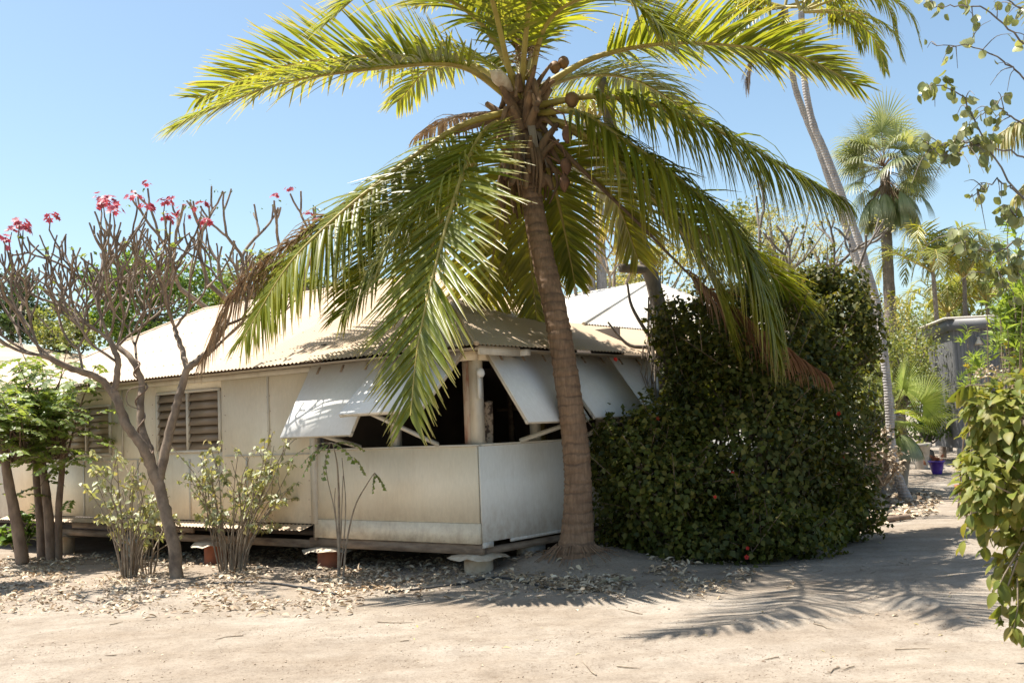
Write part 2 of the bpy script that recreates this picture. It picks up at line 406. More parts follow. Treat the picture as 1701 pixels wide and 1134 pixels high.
def tube(mb, pts, rad, n=8, caps=True, mi=0, wob=0, rng=None):
    pts = np.asarray(pts, float); k = len(pts)
    rad = np.broadcast_to(np.asarray(rad, float), (k,))
    T = norm(np.gradient(pts, axis=0))
    ref = np.array([1.0, 0, 0]) if abs(T[0][0]) < 0.8 else np.array([0, 1.0, 0])
    N = norm(np.cross(T[0], ref)); Ns = []
    for i in range(k):
        N = norm(N - T[i] * (N @ T[i])); Ns.append(N)
    Ns = np.array(Ns); B = np.cross(T, Ns)
    a = np.linspace(0, 2 * math.pi, n, endpoint=False)
    rr = rad[:, None] * np.ones((k, n))
    if wob and rng is not None: rr = rr * (1 + wob * (rng.random((k, n)) - 0.5))
    V = pts[:, None] + rr[..., None] * (np.cos(a)[None, :, None] * Ns[:, None] + np.sin(a)[None, :, None] * B[:, None])
    i = np.arange(k - 1)[:, None]; j = np.arange(n)[None]; j2 = (j + 1) % n
    F = np.stack([i * n + j, i * n + j2, (i + 1) * n + j2, (i + 1) * n + j], -1).reshape(-1, 4)
    mb.add(V.reshape(-1, 3), F, mi=mi)
    if caps:
        for e, sgn in ((0, -1), (k - 1, 1)):
            c = pts[e] + T[e] * sgn * rad[e] * 0.5
            ring = V[e]
            Fc = np.array([[q, (q + 1) % n, n] if sgn > 0 else [(q + 1) % n, q, n] for q in range(n)])
            mb.add(np.vstack([ring, c]), Fc, mi=mi)
def lathe(mb, c, prof, n=20, mi=0, wob=0, rng=None):
    c = np.asarray(c, float); k = len(prof)
    a = np.linspace(0, 2 * math.pi, n, endpoint=False)
    V = np.array([[c + np.array([r * math.cos(x), r * math.sin(x), z]) for x in a] for r, z in prof])
    if wob and rng is not None: V[..., :2] += wob * (rng.random(V[..., :2].shape) - .5)
    i = np.arange(k - 1)[:, None]; j = np.arange(n)[None]; j2 = (j + 1) % n
    F = np.stack([i * n + j, i * n + j2, (i + 1) * n + j2, (i + 1) * n + j], -1).reshape(-1, 4)
    mb.add(V.reshape(-1, 3), F, mi=mi)
def curve(ctrl, n=40):
    "Catmull-Rom through control points (any dimension)"
    P = np.asarray(ctrl, float)
    P = np.vstack([2 * P[0] - P[1], P, 2 * P[-1] - P[-2]])
    m = len(P) - 3; u = np.linspace(0, m - 1e-6, n); i = u.astype(int); t = (u - i)[:, None]
    a, b, c, d = P[i], P[i + 1], P[i + 2], P[i + 3]
    return 0.5 * (2 * b + (c - a) * t + (2 * a - 5 * b + 4 * c - d) * t ** 2 + (3 * b - a - 3 * c + d) * t ** 3)
def arclen(P, n):
    d = np.concatenate([[0], np.cumsum(np.linalg.norm(np.diff(P, axis=0), axis=1))])
    u = np.linspace(0, d[-1], n)
    return np.stack([np.interp(u, d, P[:, k]) for k in range(3)], 1), d[-1]

# leaf templates: x along, y across, z normal
def leaf_tpl(n=2, wide=0.42, fold=0.12, curl=0.15, shape='oval'):
    if n == 2:
        V = np.array([[0, 0, 0], [.42, .5 * wide * 2, fold * .8], [1, 0, -curl], [.45, 0, 0], [.42, -.5 * wide * 2, fold * .8]])
        V[:, 1] *= 1
        return V, np.array([[0, 3, 2, 1], [0, 4, 2, 3]]), V[:, 0].copy()
    x = np.linspace(0, 1, n + 1)
    if shape == 'oval': w = wide * np.sin(math.pi * np.clip(x, 0, 1) ** 0.8) ** 0.75
    elif shape == 'heart': w = wide * np.clip(np.sqrt(np.clip(1 - ((x - .42) / .58) ** 2, 0, 1)) ** 0.9, 0.0, 1); 
    else: w = wide * np.sin(math.pi * x ** 0.6)
    w[0] = max(w[0], 0.02); w[-1] = 0.004
    zc = -curl * x ** 2
    V = np.concatenate([np.stack([x, w, zc + fold * w / wide], 1), np.stack([x, 0 * x, zc], 1), np.stack([x, -w, zc + fold * w / wide], 1)])
    k = n + 1; i = np.arange(n)
    F = np.concatenate([np.stack([i + k, i + k + 1, i + 1, i], 1), np.stack([i + 2 * k, i + 2 * k + 1, i + k + 1, i + k], 1)])
    return V, F, np.tile(x, 3)
def scatter(mb, pos, dirs, ups, size, tpl, mi=0):
    V, F, al = tpl
    pos = np.asarray(pos, float); n = len(pos)
    if n == 0: return
    X = norm(dirs); Y = norm(np.cross(ups, X)); Z = np.cross(X, Y)
    size = np.broadcast_to(np.asarray(size, float), (n,))
    P = pos[:, None] + size[:, None, None] * (V[None, :, 0:1] * X[:, None] + V[None, :, 1:2] * Y[:, None] + V[None, :, 2:3] * Z[:, None])
    FF = (F[None] + (np.arange(n) * len(V))[:, None, None]).reshape(-1, F.shape[1])
    mb.add(P.reshape(-1, 3), FF, np.tile(al, n), mi)
def rdir(rng, n):
    return norm(rng.normal(size=(n, 3)))

# ================================================================== ground
def build_ground():
    def axis(lo, hi, fine0, fine1, step, far):
        a = list(np.arange(fine0, fine1 + 1e-6, step)); 
        x = fine1; s = step
        while x < hi: s *= far; x += s; a.append(x)
        x = fine0; s = step; b = []
        while x > lo: s *= far; x -= s; b.append(x)
        return np.array(b[::-1] + a)
    xs = axis(-600, 600, -8, 9, 0.09, 1.22); ys = axis(-40, 900, 4.5, 20, 0.09, 1.22)
    X, Y = np.meshgrid(xs, ys)
    Z = gz(X, Y)
    near = smooth(60, 25, np.hypot(X, Y - 8))
    def n2(sx, sy, off):
        out = np.zeros(X.shape)
        it = np.nditer([X, Y], flags=['multi_index'])
        for a, b in it: out[it.multi_index] = mnoise.noise((float(a) * sx + off, float(b) * sy, off))
        return out
    Z = Z + near * (0.035 * n2(.35, .5, 3.1) + 0.016 * n2(1.7, 2.4, 7.7) + 0.006 * n2(6, 7, 1.3))
    # shallow tyre tracks curving along the drive
    trk = Y - (7.6 + 0.10 * X + 0.02 * X ** 2) + 0.05 * n2(.8, .8, 4.4)
    for off in (0, 1.45, .55, 2.1): Z += near * (-0.020 * np.exp(-((trk - off) / .12) ** 2) + 0.009 * np.exp(-((np.abs(trk - off) - .2) / .06) ** 2)) * (.6 + .4 * n2(1.1, 1.1, 6.1))
    ny, nx = X.shape
    i = np.arange(ny - 1)[:, None]; j = np.arange(nx - 1)[None]
    F = np.stack([i * nx + j, i * nx + j + 1, (i + 1) * nx + j + 1, (i + 1) * nx + j], -1).reshape(-1, 4)
    mb = MB(); mb.add(np.stack([X, Y, Z], -1).reshape(-1, 3), F)
    o = mb.build('ground', M_GROUND, None, True)
    tag(o, 'pale sandy driveway and bare earth', kind='structure')
    return xs, ys, Z
GX, GY, GZ = build_ground()
def gh(x, y):
    "height of the built ground"
    x = np.asarray(x, float); y = np.asarray(y, float)
    i = np.clip(np.searchsorted(GX, x) - 1, 0, len(GX) - 2); j = np.clip(np.searchsorted(GY, y) - 1, 0, len(GY) - 2)
    u = (x - GX[i]) / (GX[i + 1] - GX[i]); v = (y - GY[j]) / (GY[j + 1] - GY[j])
    return (GZ[j, i] * (1 - u) + GZ[j, i + 1] * u) * (1 - v) + (GZ[j + 1, i] * (1 - u) + GZ[j + 1, i + 1] * u) * v
def onground(px, py):
    q = G(px, py); q[2] = float(gh(q[0], q[1])); return q

# ================================================================== house
EAVE, PIT, OV = 2.65, 0.453, 0.38
def rz(d): return EAVE + PIT * (d + OV)
house = thing('house', H(0, 0, 0.0), 'old cream painted timber house on low piers under a tan corrugated iron roof', 'house')
def corr_sheet(mb, along0, along1, bottom, top, zb, zt, pt, pitch=0.076, amp=0.010, mi=0, skirt=True, rows=3):
    "corrugated sheet: along = list axis, bottom(a)/top(a) the other axis, heights zb/zt"
    n = int((along1 - along0) / pitch * 6) + 1
    a = np.linspace(along0, along1, n)
    w = amp * np.cos(2 * math.pi * a / pitch)
    V = []
    for k in range(rows):
        f = k / (rows - 1)
        for i in range(n):
            b, t = bottom(a[i]), top(a[i]); d = b + (t - b) * f
            p = pt(a[i], d); p[2] += w[i]; V.append(p)
    V = np.array(V)
    i = np.arange(rows - 1)[:, None]; j = np.arange(n - 1)[None]
    F = np.stack([i * n + j, i * n + j + 1, (i + 1) * n + j + 1, (i + 1) * n + j], -1).reshape(-1, 4)
    mb.add(V, F, mi=mi)
def build_roof():
    RS0, RS1, RT = 3.2, 9.05, 3.0
    SE = 10.2
    # front slope
    def top(s):
        if s < RS0: return -OV + (s + OV) / (RS0 + OV) * (RT + OV)
        if s > RS1: return RT - (s - RS1) / (SE - RS1) * (RT + OV)
        return RT
    mb = MB()
    corr_sheet(mb, -OV, SE, lambda s: -OV - 0.03, lambda s: max(top(s), -OV), 0, 0, lambda s, t: H(s, t, rz(t)))
    front = mb.build('roof', M_ROOF, house, True)
    # lap joint between sheets: every second row of sheets, real overlap ridge cap
    cap = MB()
    def capline(a, b):
        tube(cap, [a, b], 0.03, 8)
    capline(H(RS0, RT, rz(RT) + .0), H(RS1, RT, rz(RT) + .0))
    capline(H(-OV, -OV, EAVE + .0), H(RS0, RT, rz(RT)))
    capline(H(RS1, RT, rz(RT)), H(SE, -OV, EAVE))
    c = cap.build('ridge_cap', M_ROOF, front, True)
    nails = MB(); rng = np.random.default_rng(4)
    for trow in (0.0, 0.75, 1.5, 2.25, 2.8):
        for s in np.arange(0.1, 10, 0.228):
            if trow < top(s) - .05:
                p = H(s + rng.normal() * .01, trow + rng.normal() * .012, 0); p[2] = rz(trow) + .012
                lathe(nails, p, [(0.0, .012), (.011, .008), (.014, 0)], 6)
    nails.build('roof_screws', M_RUSTP, front)['kind'] = 'stuff'
    # hip ends and rear slope of the long roof
    mb = MB()
    mb.add([H(SE, -OV, EAVE), H(RS1, RT, rz(RT)), H(SE, 2 * RT + OV, EAVE)], [[0, 2, 1]])
    mb.add([H(RS0, RT, rz(RT) - .004), H(RS1, RT, rz(RT) - .004), H(SE, 2 * RT + OV, EAVE), H(1.0, 6, 2.9)], [[0, 1, 2, 3]])
    mb.add([H(0.75, 0.75, rz(.75) - .006), H(RS0, RT, rz(RT) - .006), H(1.0, 3.5, 3.18)], [[0, 2, 1]])
    mb.add([H(RS0, RT, rz(RT) - .006), H(1.0, 6, 2.9), H(1.0, 3.5, 3.18)], [[0, 1, 2]])
    mb.build('roof', M_ROOF, house)
    # skirt roof along the short wall
    mb = MB()
    corr_sheet(mb, -OV, 11.5, lambda t: -OV - .03, lambda t: min(t + .0, 0.75), 0, 0, lambda t, s: H(s, t, rz(s)))
    mb.build('roof', M_ROOF, house, True)['label'] = 'roof skirt over the shutters of the short wall'
    # pale upper roof behind
    A, B_, Cq = H(0.70, 3.40, 3.16), H(3.9, 11.0, 4.80), H(0.72, 12.6, 3.16)
    mb = MB()
    n = 560; rows = 2; V = []
    ts = np.linspace(0, 1, n)
    for k in range(rows):
        for i in range(n):
            f = ts[i]; base = A + (Cq - A) * f
            # upper bound follows the hip up to the apex, then straight down the far side
            fb = (11.0 - 3.4) / (12.6 - 3.4)
            up = A + (B_ - A) * (f / fb) if f < fb else B_ + (Cq - B_) * ((f - fb) / (1 - fb))
            p = base if k == 0 else up
            p = p.copy(); p[2] += .009 * math.cos(f * 9.2 / .076 * 2 * math.pi); V.append(p)
    i = np.arange(rows - 1)[:, None]; j = np.arange(n - 1)[None]
    F = np.stack([i * n + j, i * n + j + 1, (i + 1) * n + j + 1, (i + 1) * n + j], -1).reshape(-1, 4)
    mb.add(np.array(V), F)
    rb = mb.build('roof', M_ROOFW, house, True); rb['label'] = 'pale upper roof rising behind the short wall'
    mb = MB(); tube(mb, [A, B_], .028, 8); mb.build('ridge_cap', M_ROOFW, rb, True)
    mb = MB()
    mb.add([A, B_, H(6.5, 11.0, 4.7), H(6.5, 3.6, 3.2)], [[0, 3, 2, 1]])
    mb.add([B_, H(0.72, 12.6, 3.16), H(6.5, 12.6, 3.2), H(6.5, 11, 4.7)], [[0, 1, 2, 3]])
    mb.build('roof', M_ROOFW, house)
    # low left wing roof
    mb = MB()
    P0, P1, P2, P3 = H(SE, -OV, EAVE), H(18.5, -OV, EAVE), H(17.5, 3, 4.35), H(12.9, 3, 3.3)
    mb.add([P0, P1, P2], [[0, 1, 2]]); mb.add([P0, P2, P3], [[0, 1, 2]])
    mb.add([P2, P1, H(18.5, 6.4, EAVE)], [[0, 1, 2]]); mb.add([P2, H(18.5, 6.4, EAVE), P0 + hR * 6.7, P3], [[0, 1, 2, 3]])
    mb.build('roof', M_ROOF, house)['label'] = 'low roof of the left wing'
    # soffit lining
    mb = MB()
    for (a, b, c, d) in (((-.3, -.33), (18, -.33), (18, 0.02), (0.02, 0.02)),):
        q = [H(k[0], k[1], 2.612 + .0) for k in (a, b, c, d)]
        mb.add(q, [[0, 1, 2, 3]])
    q = [H(k[0], k[1], 2.612) for k in ((-.33, -.33), (-.33, 11), (.02, 11), (.02, .02))]
    mb.add(q, [[0, 1, 2, 3]])
    mb.build('soffit', M_ROOFU, house)
build_roof()

def build_walls():
    # --- long wall, enclosed left part: sheets with cover battens
    W1 = MB()
    z0, z1 = 0.56, 2.60
    segs = [(2.78, 4.66, z0, z1), (6.24, 7.42, z0, z1), (9.54, 10.6, z0, z1),
            (4.66, 6.24, z0, 1.53), (4.66, 6.24, 2.44, z1), (7.42, 9.54, z0, 1.52), (7.42, 9.54, 2.33, z1)]
    for a, b, c, d in segs: hbox(W1, a, b, 0.0, 0.06, c, d)
    w = W1.build('wall', M_WALL, house)
    bt = MB()
    hbox(bt, 2.76, 10.6, -0.035, -0.002, 2.535, 2.605)          # fascia
    hbox(bt, 2.78, 4.60, -0.014, -0.002, 1.455, 1.478)          # rail
    hbox(bt, 6.28, 10.6, -0.014, -0.002, 1.44, 1.462)
    for s in (3.62, 6.55, 7.1):
        hbox(bt, s, s + .035, -.012, -.002, 1.48, 2.53)
    for s in (4.1, 5.4, 6.7, 8.2):
        hbox(bt, s, s + .035, -.012, -.002, .57, 1.44)
    hbox(bt, 2.70, 2.80, -.03, .07, .56, 2.535)                 # cover board where the verandah starts
    bt.build('batten', M_TRIM, w)
    nl = MB(); rg = np.random.default_rng(77)
    for sx in (2.85, 3.6, 3.67, 4.58, 6.32, 7.0, 7.35):
        for z in np.arange(.66, 2.5, .23): q = H(sx + rg.normal() * .006, -.003, z + rg.normal() * .012); bar(nl, q, q - hR * .004, .011, .011)
    nl.build('nail_heads', M_RUSTP, w)['kind'] = 'stuff'
    # left wing wall, the sky's light on it put into a cooler white
    mb = MB(); hbox(mb, 10.602, 18, -0.0, .06, .5, 2.60); mb.build('wall', M_WALLW, house)
    # --- verandah parapet, long side
    mb = MB()
    hbox(mb, 0.0, 2.74, 0.0, 0.03, .62, 1.50)
    pw = mb.build('wall', M_WALL, house); pw['label'] = 'low verandah wall sheet on the long side'
    mb = MB(); hbox(mb, -.012, 2.76, -0.014, 0.03, .385, .617); mb.build('skirting_board', M_WALL, pw)
    mb = MB(); hbox(mb, -.01, 2.76, -0.012, 0.07, 1.502, 1.525); mb.build('sill', M_TRIM, pw)
    # --- verandah parapet, short side
    mb = MB()
    n = 24; ts = np.linspace(0.032, 11, n); rng = np.random.default_rng(2)
    hbox(mb, -.028, 0.0, .032, 11, .40, 1.50)
    pr = mb.build('wall', M_WALLW, house); pr['label'] = 'low verandah wall sheet on the short side'
    mb = MB(); hbox(mb, -.038, .05, .075, 11, 1.502, 1.525); mb.build('sill', M_TRIM, pr)
    mb = MB(); hbox(mb, -.03, -.006, .034, .22, .335, .398); hbox(mb, -.03, -.006, .55, 3.2, .36, .398); mb.build('skirting_board', M_WALLW, pr)
    # --- posts, plates
    mb = MB(); hbox(mb, 0.012, 0.13, 0.075, 0.19, 1.527, 2.60); p = mb.build('post', M_TRIM, house)
    mb = MB(); hbox(mb, 0.135, 0.235, 0.085, 0.12, 1.527, 2.58); mb.build('post', M_RUSTP, house)['label'] = 'rust stained board beside the corner post'
    mb = MB(); hbox(mb, 1.33, 1.43, 0.075, 0.17, 1.527, 2.6); mb.build('post', M_TRIM, house)
    for t in (1.25, 2.75, 4.3, 6.0, 8):
        mb = MB(); hbox(mb, 0.055, 0.15, t, t + .10, 1.527, 2.6); mb.build('post', M_TRIM, house)
    mb = MB(); hbox(mb, -.02, 2.70, -.03, .08, 2.50, 2.605); hbox(mb, -.03, .09, .10, 11, 2.50, 2.605); mb.build('wall_plate', M_WALL, house)
    mb = MB(); bar(mb, H(-.34, .62, 2.58), H(.2, .62, 2.60), .11, .075); bar(mb, H(-.30, -.25, 2.585), H(-.30, .5, 2.585), .03, .10); mb.build('rafter_end', M_TRIM, house)
    # --- inside of the verandah: enclosed and coloured dark brown so the openings read as shade
    mb = MB()
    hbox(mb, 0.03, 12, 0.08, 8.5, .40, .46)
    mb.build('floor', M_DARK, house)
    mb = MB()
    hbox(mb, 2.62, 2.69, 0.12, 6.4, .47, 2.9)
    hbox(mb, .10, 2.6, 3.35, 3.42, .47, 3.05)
    hbox(mb, .16, 12, 8.5, 8.6, 0, 2.8); hbox(mb, 17.9, 18, .1, 8.6, 0, 2.7); hbox(mb, 12, 17.9, 8.5, 8.6, 0, 2.7)  # unseen walls carried down to the ground to keep the crawlspace dark
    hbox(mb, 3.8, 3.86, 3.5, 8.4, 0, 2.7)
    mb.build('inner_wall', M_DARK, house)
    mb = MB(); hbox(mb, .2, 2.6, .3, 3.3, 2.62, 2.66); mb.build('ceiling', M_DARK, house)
    mb = MB(); hbox(mb, 0.95, 1.06, 2.6, 2.72, .47, 2.6); mb.build('inner_post', M_OCHRE, house)
    mb = MB(); hbox(mb, .5, 2.3, 3.30, 3.345, 1.95, 2.0); hbox(mb, .5, 2.3, 3.30, 3.345, 1.2, 1.26); hbox(mb, 2.0, 2.08, 3.3, 3.345, .5, 2.6); mb.build('inner_rail', M_BEAM, house)
    mb = MB(); rng = np.random.default_rng(8)
    tube(mb, curve([H(.30, .62, .5), H(.29, .60, 1.3), H(.27, .58, 1.72), H(.22, .53, 2.02)], 14), np.linspace(.07, .05, 14), 10, wob=.25, rng=rng)
    mb.build('bark_pole', M_MOTTLE, house, True)
    # --- frame below the floor
    mb = MB()
    hbox(mb, -.01, 2.9, 0.02, 0.10, .26, .375); hbox(mb, 2.905, 14, 0.05, 0.13, .24, .34); hbox(mb, 2.9, 14, 1.7, 1.8, .22, .34)
    hbox(mb, .0, .09, .12, 9, .25, .33)
    mb.build('floor_beam', M_BEAM, house)
    for s in (2.74, 4.05, 5.6, 7.2, 9.0):
        mb = MB(); hbox(mb, s, s + .05, -.01, .045, .345, .55); mb.build('ledge_bracket', M_BEAM, house)
    mb = MB(); hbox(mb, 5.3, 8.5, -.06, -.02, .38, .46); mb.build('ledge_board', M_BEAM, house)
    # flared tin ledge along the foot of the wall
    mb = MB()
    corr_sheet(mb, 2.80, 10.6, lambda s: -0.20, lambda s: 0.0, 0, 0, lambda s, t: H(s, t, .545 + t * .28), amp=.007)
    mb.build('tin_ledge', M_ROOF, house, True)
build_walls()

def louvre(s0, s1, z0, z1, bays, mat, tilt, label):
    mb = MB(); fw = .045
    hbox(mb, s0, s1, -.018, .05, z0 - .045, z0 - .003); hbox(mb, s0, s1, -.018, .05, z1 - .0, z1 + .04)
    e = np.linspace(s0, s1, bays + 1)
    for x in e: hbox(mb, x - fw / 2, x + fw / 2, -.016, .05, z0 - .003, z1)
    fr = mb.build('window', M_TRIM, house); fr['label'] = label
    sl = MB()
    rng = np.random.default_rng(int(s0 * 10))
    for b in range(bays):
        a, c = e[b] + fw / 2 + .004, e[b + 1] - fw / 2 - .004
        n = 7; dz = (z1 - z0) / n
        for k in range(n):
            zc = z0 + dz * (k + .5); an = tilt + rng.normal() * .06
            h = dz * .60
            p = np.array([math.sin(an) * h, math.cos(an) * h])
            q = [H(a, .012 - p[0], zc - p[1]), H(c, .012 - p[0], zc - p[1]), H(c, .02 + p[0], zc + p[1]), H(a, .02 + p[0], zc + p[1])]
            off = hR * .006
            hexa(sl, [v for v in q], [v + off for v in q])
    sl.build('slats', mat, fr)
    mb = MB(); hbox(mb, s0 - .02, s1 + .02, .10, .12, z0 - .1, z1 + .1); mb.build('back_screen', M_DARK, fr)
louvre(4.70, 6.20, 1.57, 2.40, 2, M_SLAT, 0.50, 'double louvre window with brown open slats')
louvre(7.46, 9.50, 1.565, 2.29, 3, M_SLATC, 0.22, 'triple louvre window with tan slats')

def flap(side, a0, a1, out, zb, prop, zt=2.60, label=None):
    P = (lambda a, o, z: H(a, -o, z)) if side == 'long' else (lambda a, o, z: H(-o, a, z))
    mb = MB()
    t0, t1, b0, b1 = P(a0, .045, zt), P(a1, .045, zt), P(a0, out, zb), P(a1, out, zb)
    nrm = norm(np.cross(t1 - t0, b0 - t0)); nrm = nrm if nrm[2] > 0 else -nrm
    hexa(mb, [t0, t1, b1, b0], [t0 + nrm * .012, t1 + nrm * .012, b1 + nrm * .012, b0 + nrm * .012])
    f = mb.build('awning_flap', M_FLAP, house)
    if label: f['label'] = label
    fr = MB()
    for (p, q) in ((t0, b0), (t1, b1), (b0, b1)):
        c = (t0 + b1) / 2
        ins = norm(c - (p + q) / 2) * .03
        bar(fr, p + ins - nrm * .022, q + ins - nrm * .022, .05, .036, nrm)
    fr.build('frame', M_TRIM, f)
    for fa in (.15, .5, .85):
        hg = MB(); q = t0 + (t1 - t0) * fa + (b0 - t0) * .03 + nrm * .016
        bar(hg, q, q + (b0 - t0) * .10, .035, .008, nrm); hg.build('hinge', M_BEAM, f)
    pm = MB(); (pa, pb) = prop
    top = P(pa, out * .93, zb + .03); bot = P(pb, .03, 1.535)
    bar(pm, top, bot, .05, .032, nrm)
    pm.build('prop', M_TRIM, f)
flap('long', 1.44, 2.70, .60, 1.69, (2.05, 1.85), label='half raised shutter flap, lit along its lower part')
flap('long', 0.10, 1.40, .82, 1.93, (1.0, .55), label='shutter flap propped higher, behind the hanging frond')
flap('short', 0.20, 1.46, .62, 1.75, (1.42, .80))
flap('short', 1.49, 2.80, .68, 1.78, (2.6, 2.1))
flap('short', 2.86, 4.20, .66, 1.76, (4.0, 3.4))

# corner lamp
mb = MB(); c = H(-.06, .06, 2.33)
lathe(mb, c, [(0, .07), (.03, .065), (.045, .04), (.05, .0), (.035, -.03), (0, -.035)], 14); bar(mb, H(-.03, .07, 2.05), H(-.03, .07, 2.36), .05, .03, hL)
mb.build('wall_lamp', M_LAMPW, house, True)

# piers with tin ant caps
rng = np.random.default_rng(21)
def pier(s, t, mat, rad, label=None):
    q = H(s, t, 0); g = float(gh(q[0], q[1])) - .03
    mb = MB(); lathe(mb, (q[0], q[1], g), [(rad * 1.0, 0), (rad, .25 - g - .03), (rad * .97, .245 - g), (0, .246 - g)], 22)
    o = mb.build('pier', mat, house, False)
    if label: o['label'] = label
    n = 16; a = np.linspace(0, 2 * math.pi, n, endpoint=False)
    V = [[q[0], q[1], .262]]; 
    for k in range(n):
        sq = 1 / max(abs(math.cos(a[k] + .65)), abs(math.sin(a[k] + .65)))
        for r, dz in ((rad * 1.05, 0), (rad * 1.45 * min(sq, 1.25), -.008 - rng.random() * .02), (rad * 1.75 * min(sq, 1.3), -.03 - rng.random() * .05)):
            V.append([q[0] + r * math.cos(a[k]), q[1] + r * math.sin(a[k]), .26 + dz])
    F3 = [[0, 1 + 3 * k, 1 + 3 * ((k + 1) % n)] for k in range(n)]
    F4 = [[1 + 3 * k + i, 2 + 3 * k + i, 2 + 3 * ((k + 1) % n) + i, 1 + 3 * ((k + 1) % n) + i] for k in range(n) for i in (0, 1)]
    mb = MB(); mb.add(V, F3); mb.add(V, F4); mb.build('ant_cap', M_CAP, o)
pier(.16, .16, M_PIERC, .17)
pier(2.62, .12, M_PIERR, .17, 'rusty red pier')
pier(5.0, .12, M_PIERR, .17, 'red pier behind the leafy shrub')
pier(6.95, .10, M_PIERC, .17)
pier(9.1, .15, M_PIERC, .17)
pier(.2, 2.2, M_PIERC, .17)
mb = MB(); hbox(mb, .02, .2, .95, 1.3, 0.05, .25); mb.build('pier', M_BLOCK, house)

# ================================================================== palms
def frond_mesh(rach, lf, pts, n_leaf=85, lmax=0.95, width=0.045, droop=0.10, start=0.16, rw=(0.045, 0.008), roll=0.0, vang=25, seed=0, spread=(72, 28), miss=0.03, clump=0.0, stations=6, tipw=.35):
    rng = np.random.default_rng(seed)
    P, L = arclen(curve(pts, 80), 60)
    T = norm(np.gradient(P, axis=0))
    Z = np.array([0, 0, 1.0])
    # frame at the base: upward normal, carried along the curve
    n0 = Z - T[0] * T[0][2]
    hor = P[-1] - P[0]; hor[2] = 0
    n0 = n0 - norm(hor) * max(0, T[0][2]) * 0.8 if np.linalg.norm(hor) > .1 else n0
    N = norm(n0 - T[0] * (n0 @ T[0])); Ns = []
    for t in T:
        N = norm(N - t * (N @ t)); Ns.append(N)
    Ns = np.array(Ns); S = np.cross(T, Ns)
    if roll:
        c, s = math.cos(roll), math.sin(roll)
        Ns, S = Ns * c + S * s, S * c - Ns * s
    u = np.linspace(0, 1, 60)
    tube(rach, P, rw[0] * (1 - u) ** 1.3 + rw[1] * (u) * .6 + rw[1] * .4, 6)
    us = start + (1 - start) * (np.arange(n_leaf) + rng.random(n_leaf) * .6) / n_leaf
    us = np.clip(us, 0, .998)
    for sg in (1, -1):
        uu = np.clip(us + rng.normal(size=n_leaf) * .003, start, .999)
        keep = rng.random(n_leaf) > miss
        uu = uu[keep]; n = len(uu)
        if clump: uu = uu + clump * np.sin(uu * 60 + seed) / 60
        fi = np.clip(uu, 0, .999) * 59; i0 = fi.astype(int); fr = (fi - i0)[:, None]; i1 = np.minimum(i0 + 1, 59)
        p = P[i0] * (1 - fr) + P[i1] * fr; t = norm(T[i0] * (1 - fr) + T[i1] * fr); nn_ = norm(Ns[i0] * (1 - fr) + Ns[i1] * fr); sd = norm(S[i0] * (1 - fr) + S[i1] * fr) * sg
        v = (uu - start) / (1 - start)
        ang = np.radians(spread[0] + (spread[1] - spread[0]) * v + rng.normal(size=n) * 4)
        va = np.radians(vang * (1 - .5 * v) + rng.normal(size=n) * 7)
        ln = lmax * np.clip(np.minimum(.45 + 2.4 * v, 1.0), 0, 1) * np.where(v > .45, 1 - (1 - tipw) * ((v - .45) / .55) ** 1.4, 1) * (1 + rng.normal(size=n) * .06)
        d = np.cos(ang)[:, None] * t + np.sin(ang)[:, None] * (np.cos(va)[:, None] * sd + np.sin(va)[:, None] * nn_)
        k = stations; step = (ln / (k - 1))[:, None]
        pts_ = [p]; ds = [d]; dr = (droop * (1 + rng.normal(size=n) * .25))[:, None]
        for q in range(1, k):
            d = norm(d + dr * np.array([0, 0, -1.0]) * (1.0 if q < 3 else 1.6))
            pts_.append(pts_[-1] + d * step); ds.append(d)
        C_ = np.stack(pts_, 1); D_ = np.stack(ds, 1)
        wd = norm(np.cross(D_, nn_[:, None]) + 1e-6)
        nd = np.cross(wd, D_)
        x = np.linspace(0, 1, k)
        wp = (np.minimum(.5 + 3 * x, 1) * np.clip(1 - x, 0.01, 1) ** .55)[None, :, None] * width * (0.75 + .25 * (ln / lmax))[:, None, None]
        Vv = np.stack([C_ + wd * wp * .5 + nd * wp * .18, C_, C_ - wd * wp * .5 + nd * wp * .18], 2)   # n,k,3,3
        base = (np.arange(n) * k * 3)[:, None, None]
        a = np.arange(k - 1)[None, :, None] * 3; b = np.arange(2)[None, None, :]
        F = np.stack([base + a + b, base + a + b + 1, base + a + 3 + b + 1, base + a + 3 + b], -1).reshape(-1, 4)
        al = np.broadcast_to(x[None, :, None], (n, k, 3))
        lf.add(Vv.reshape(-1, 3), F, al.reshape(-1))
def frond(parent, pts, lm=None, rm=None, label=None, name='frond', **kw):
    r, l = MB(), MB()
    frond_mesh(r, l, pts, **kw)
    o = r.build(name, rm or M_RACH, parent, True)
    if label: o['label'] = label
    l.build('leaflets', lm or M_FROND, o, False, True)
    return o

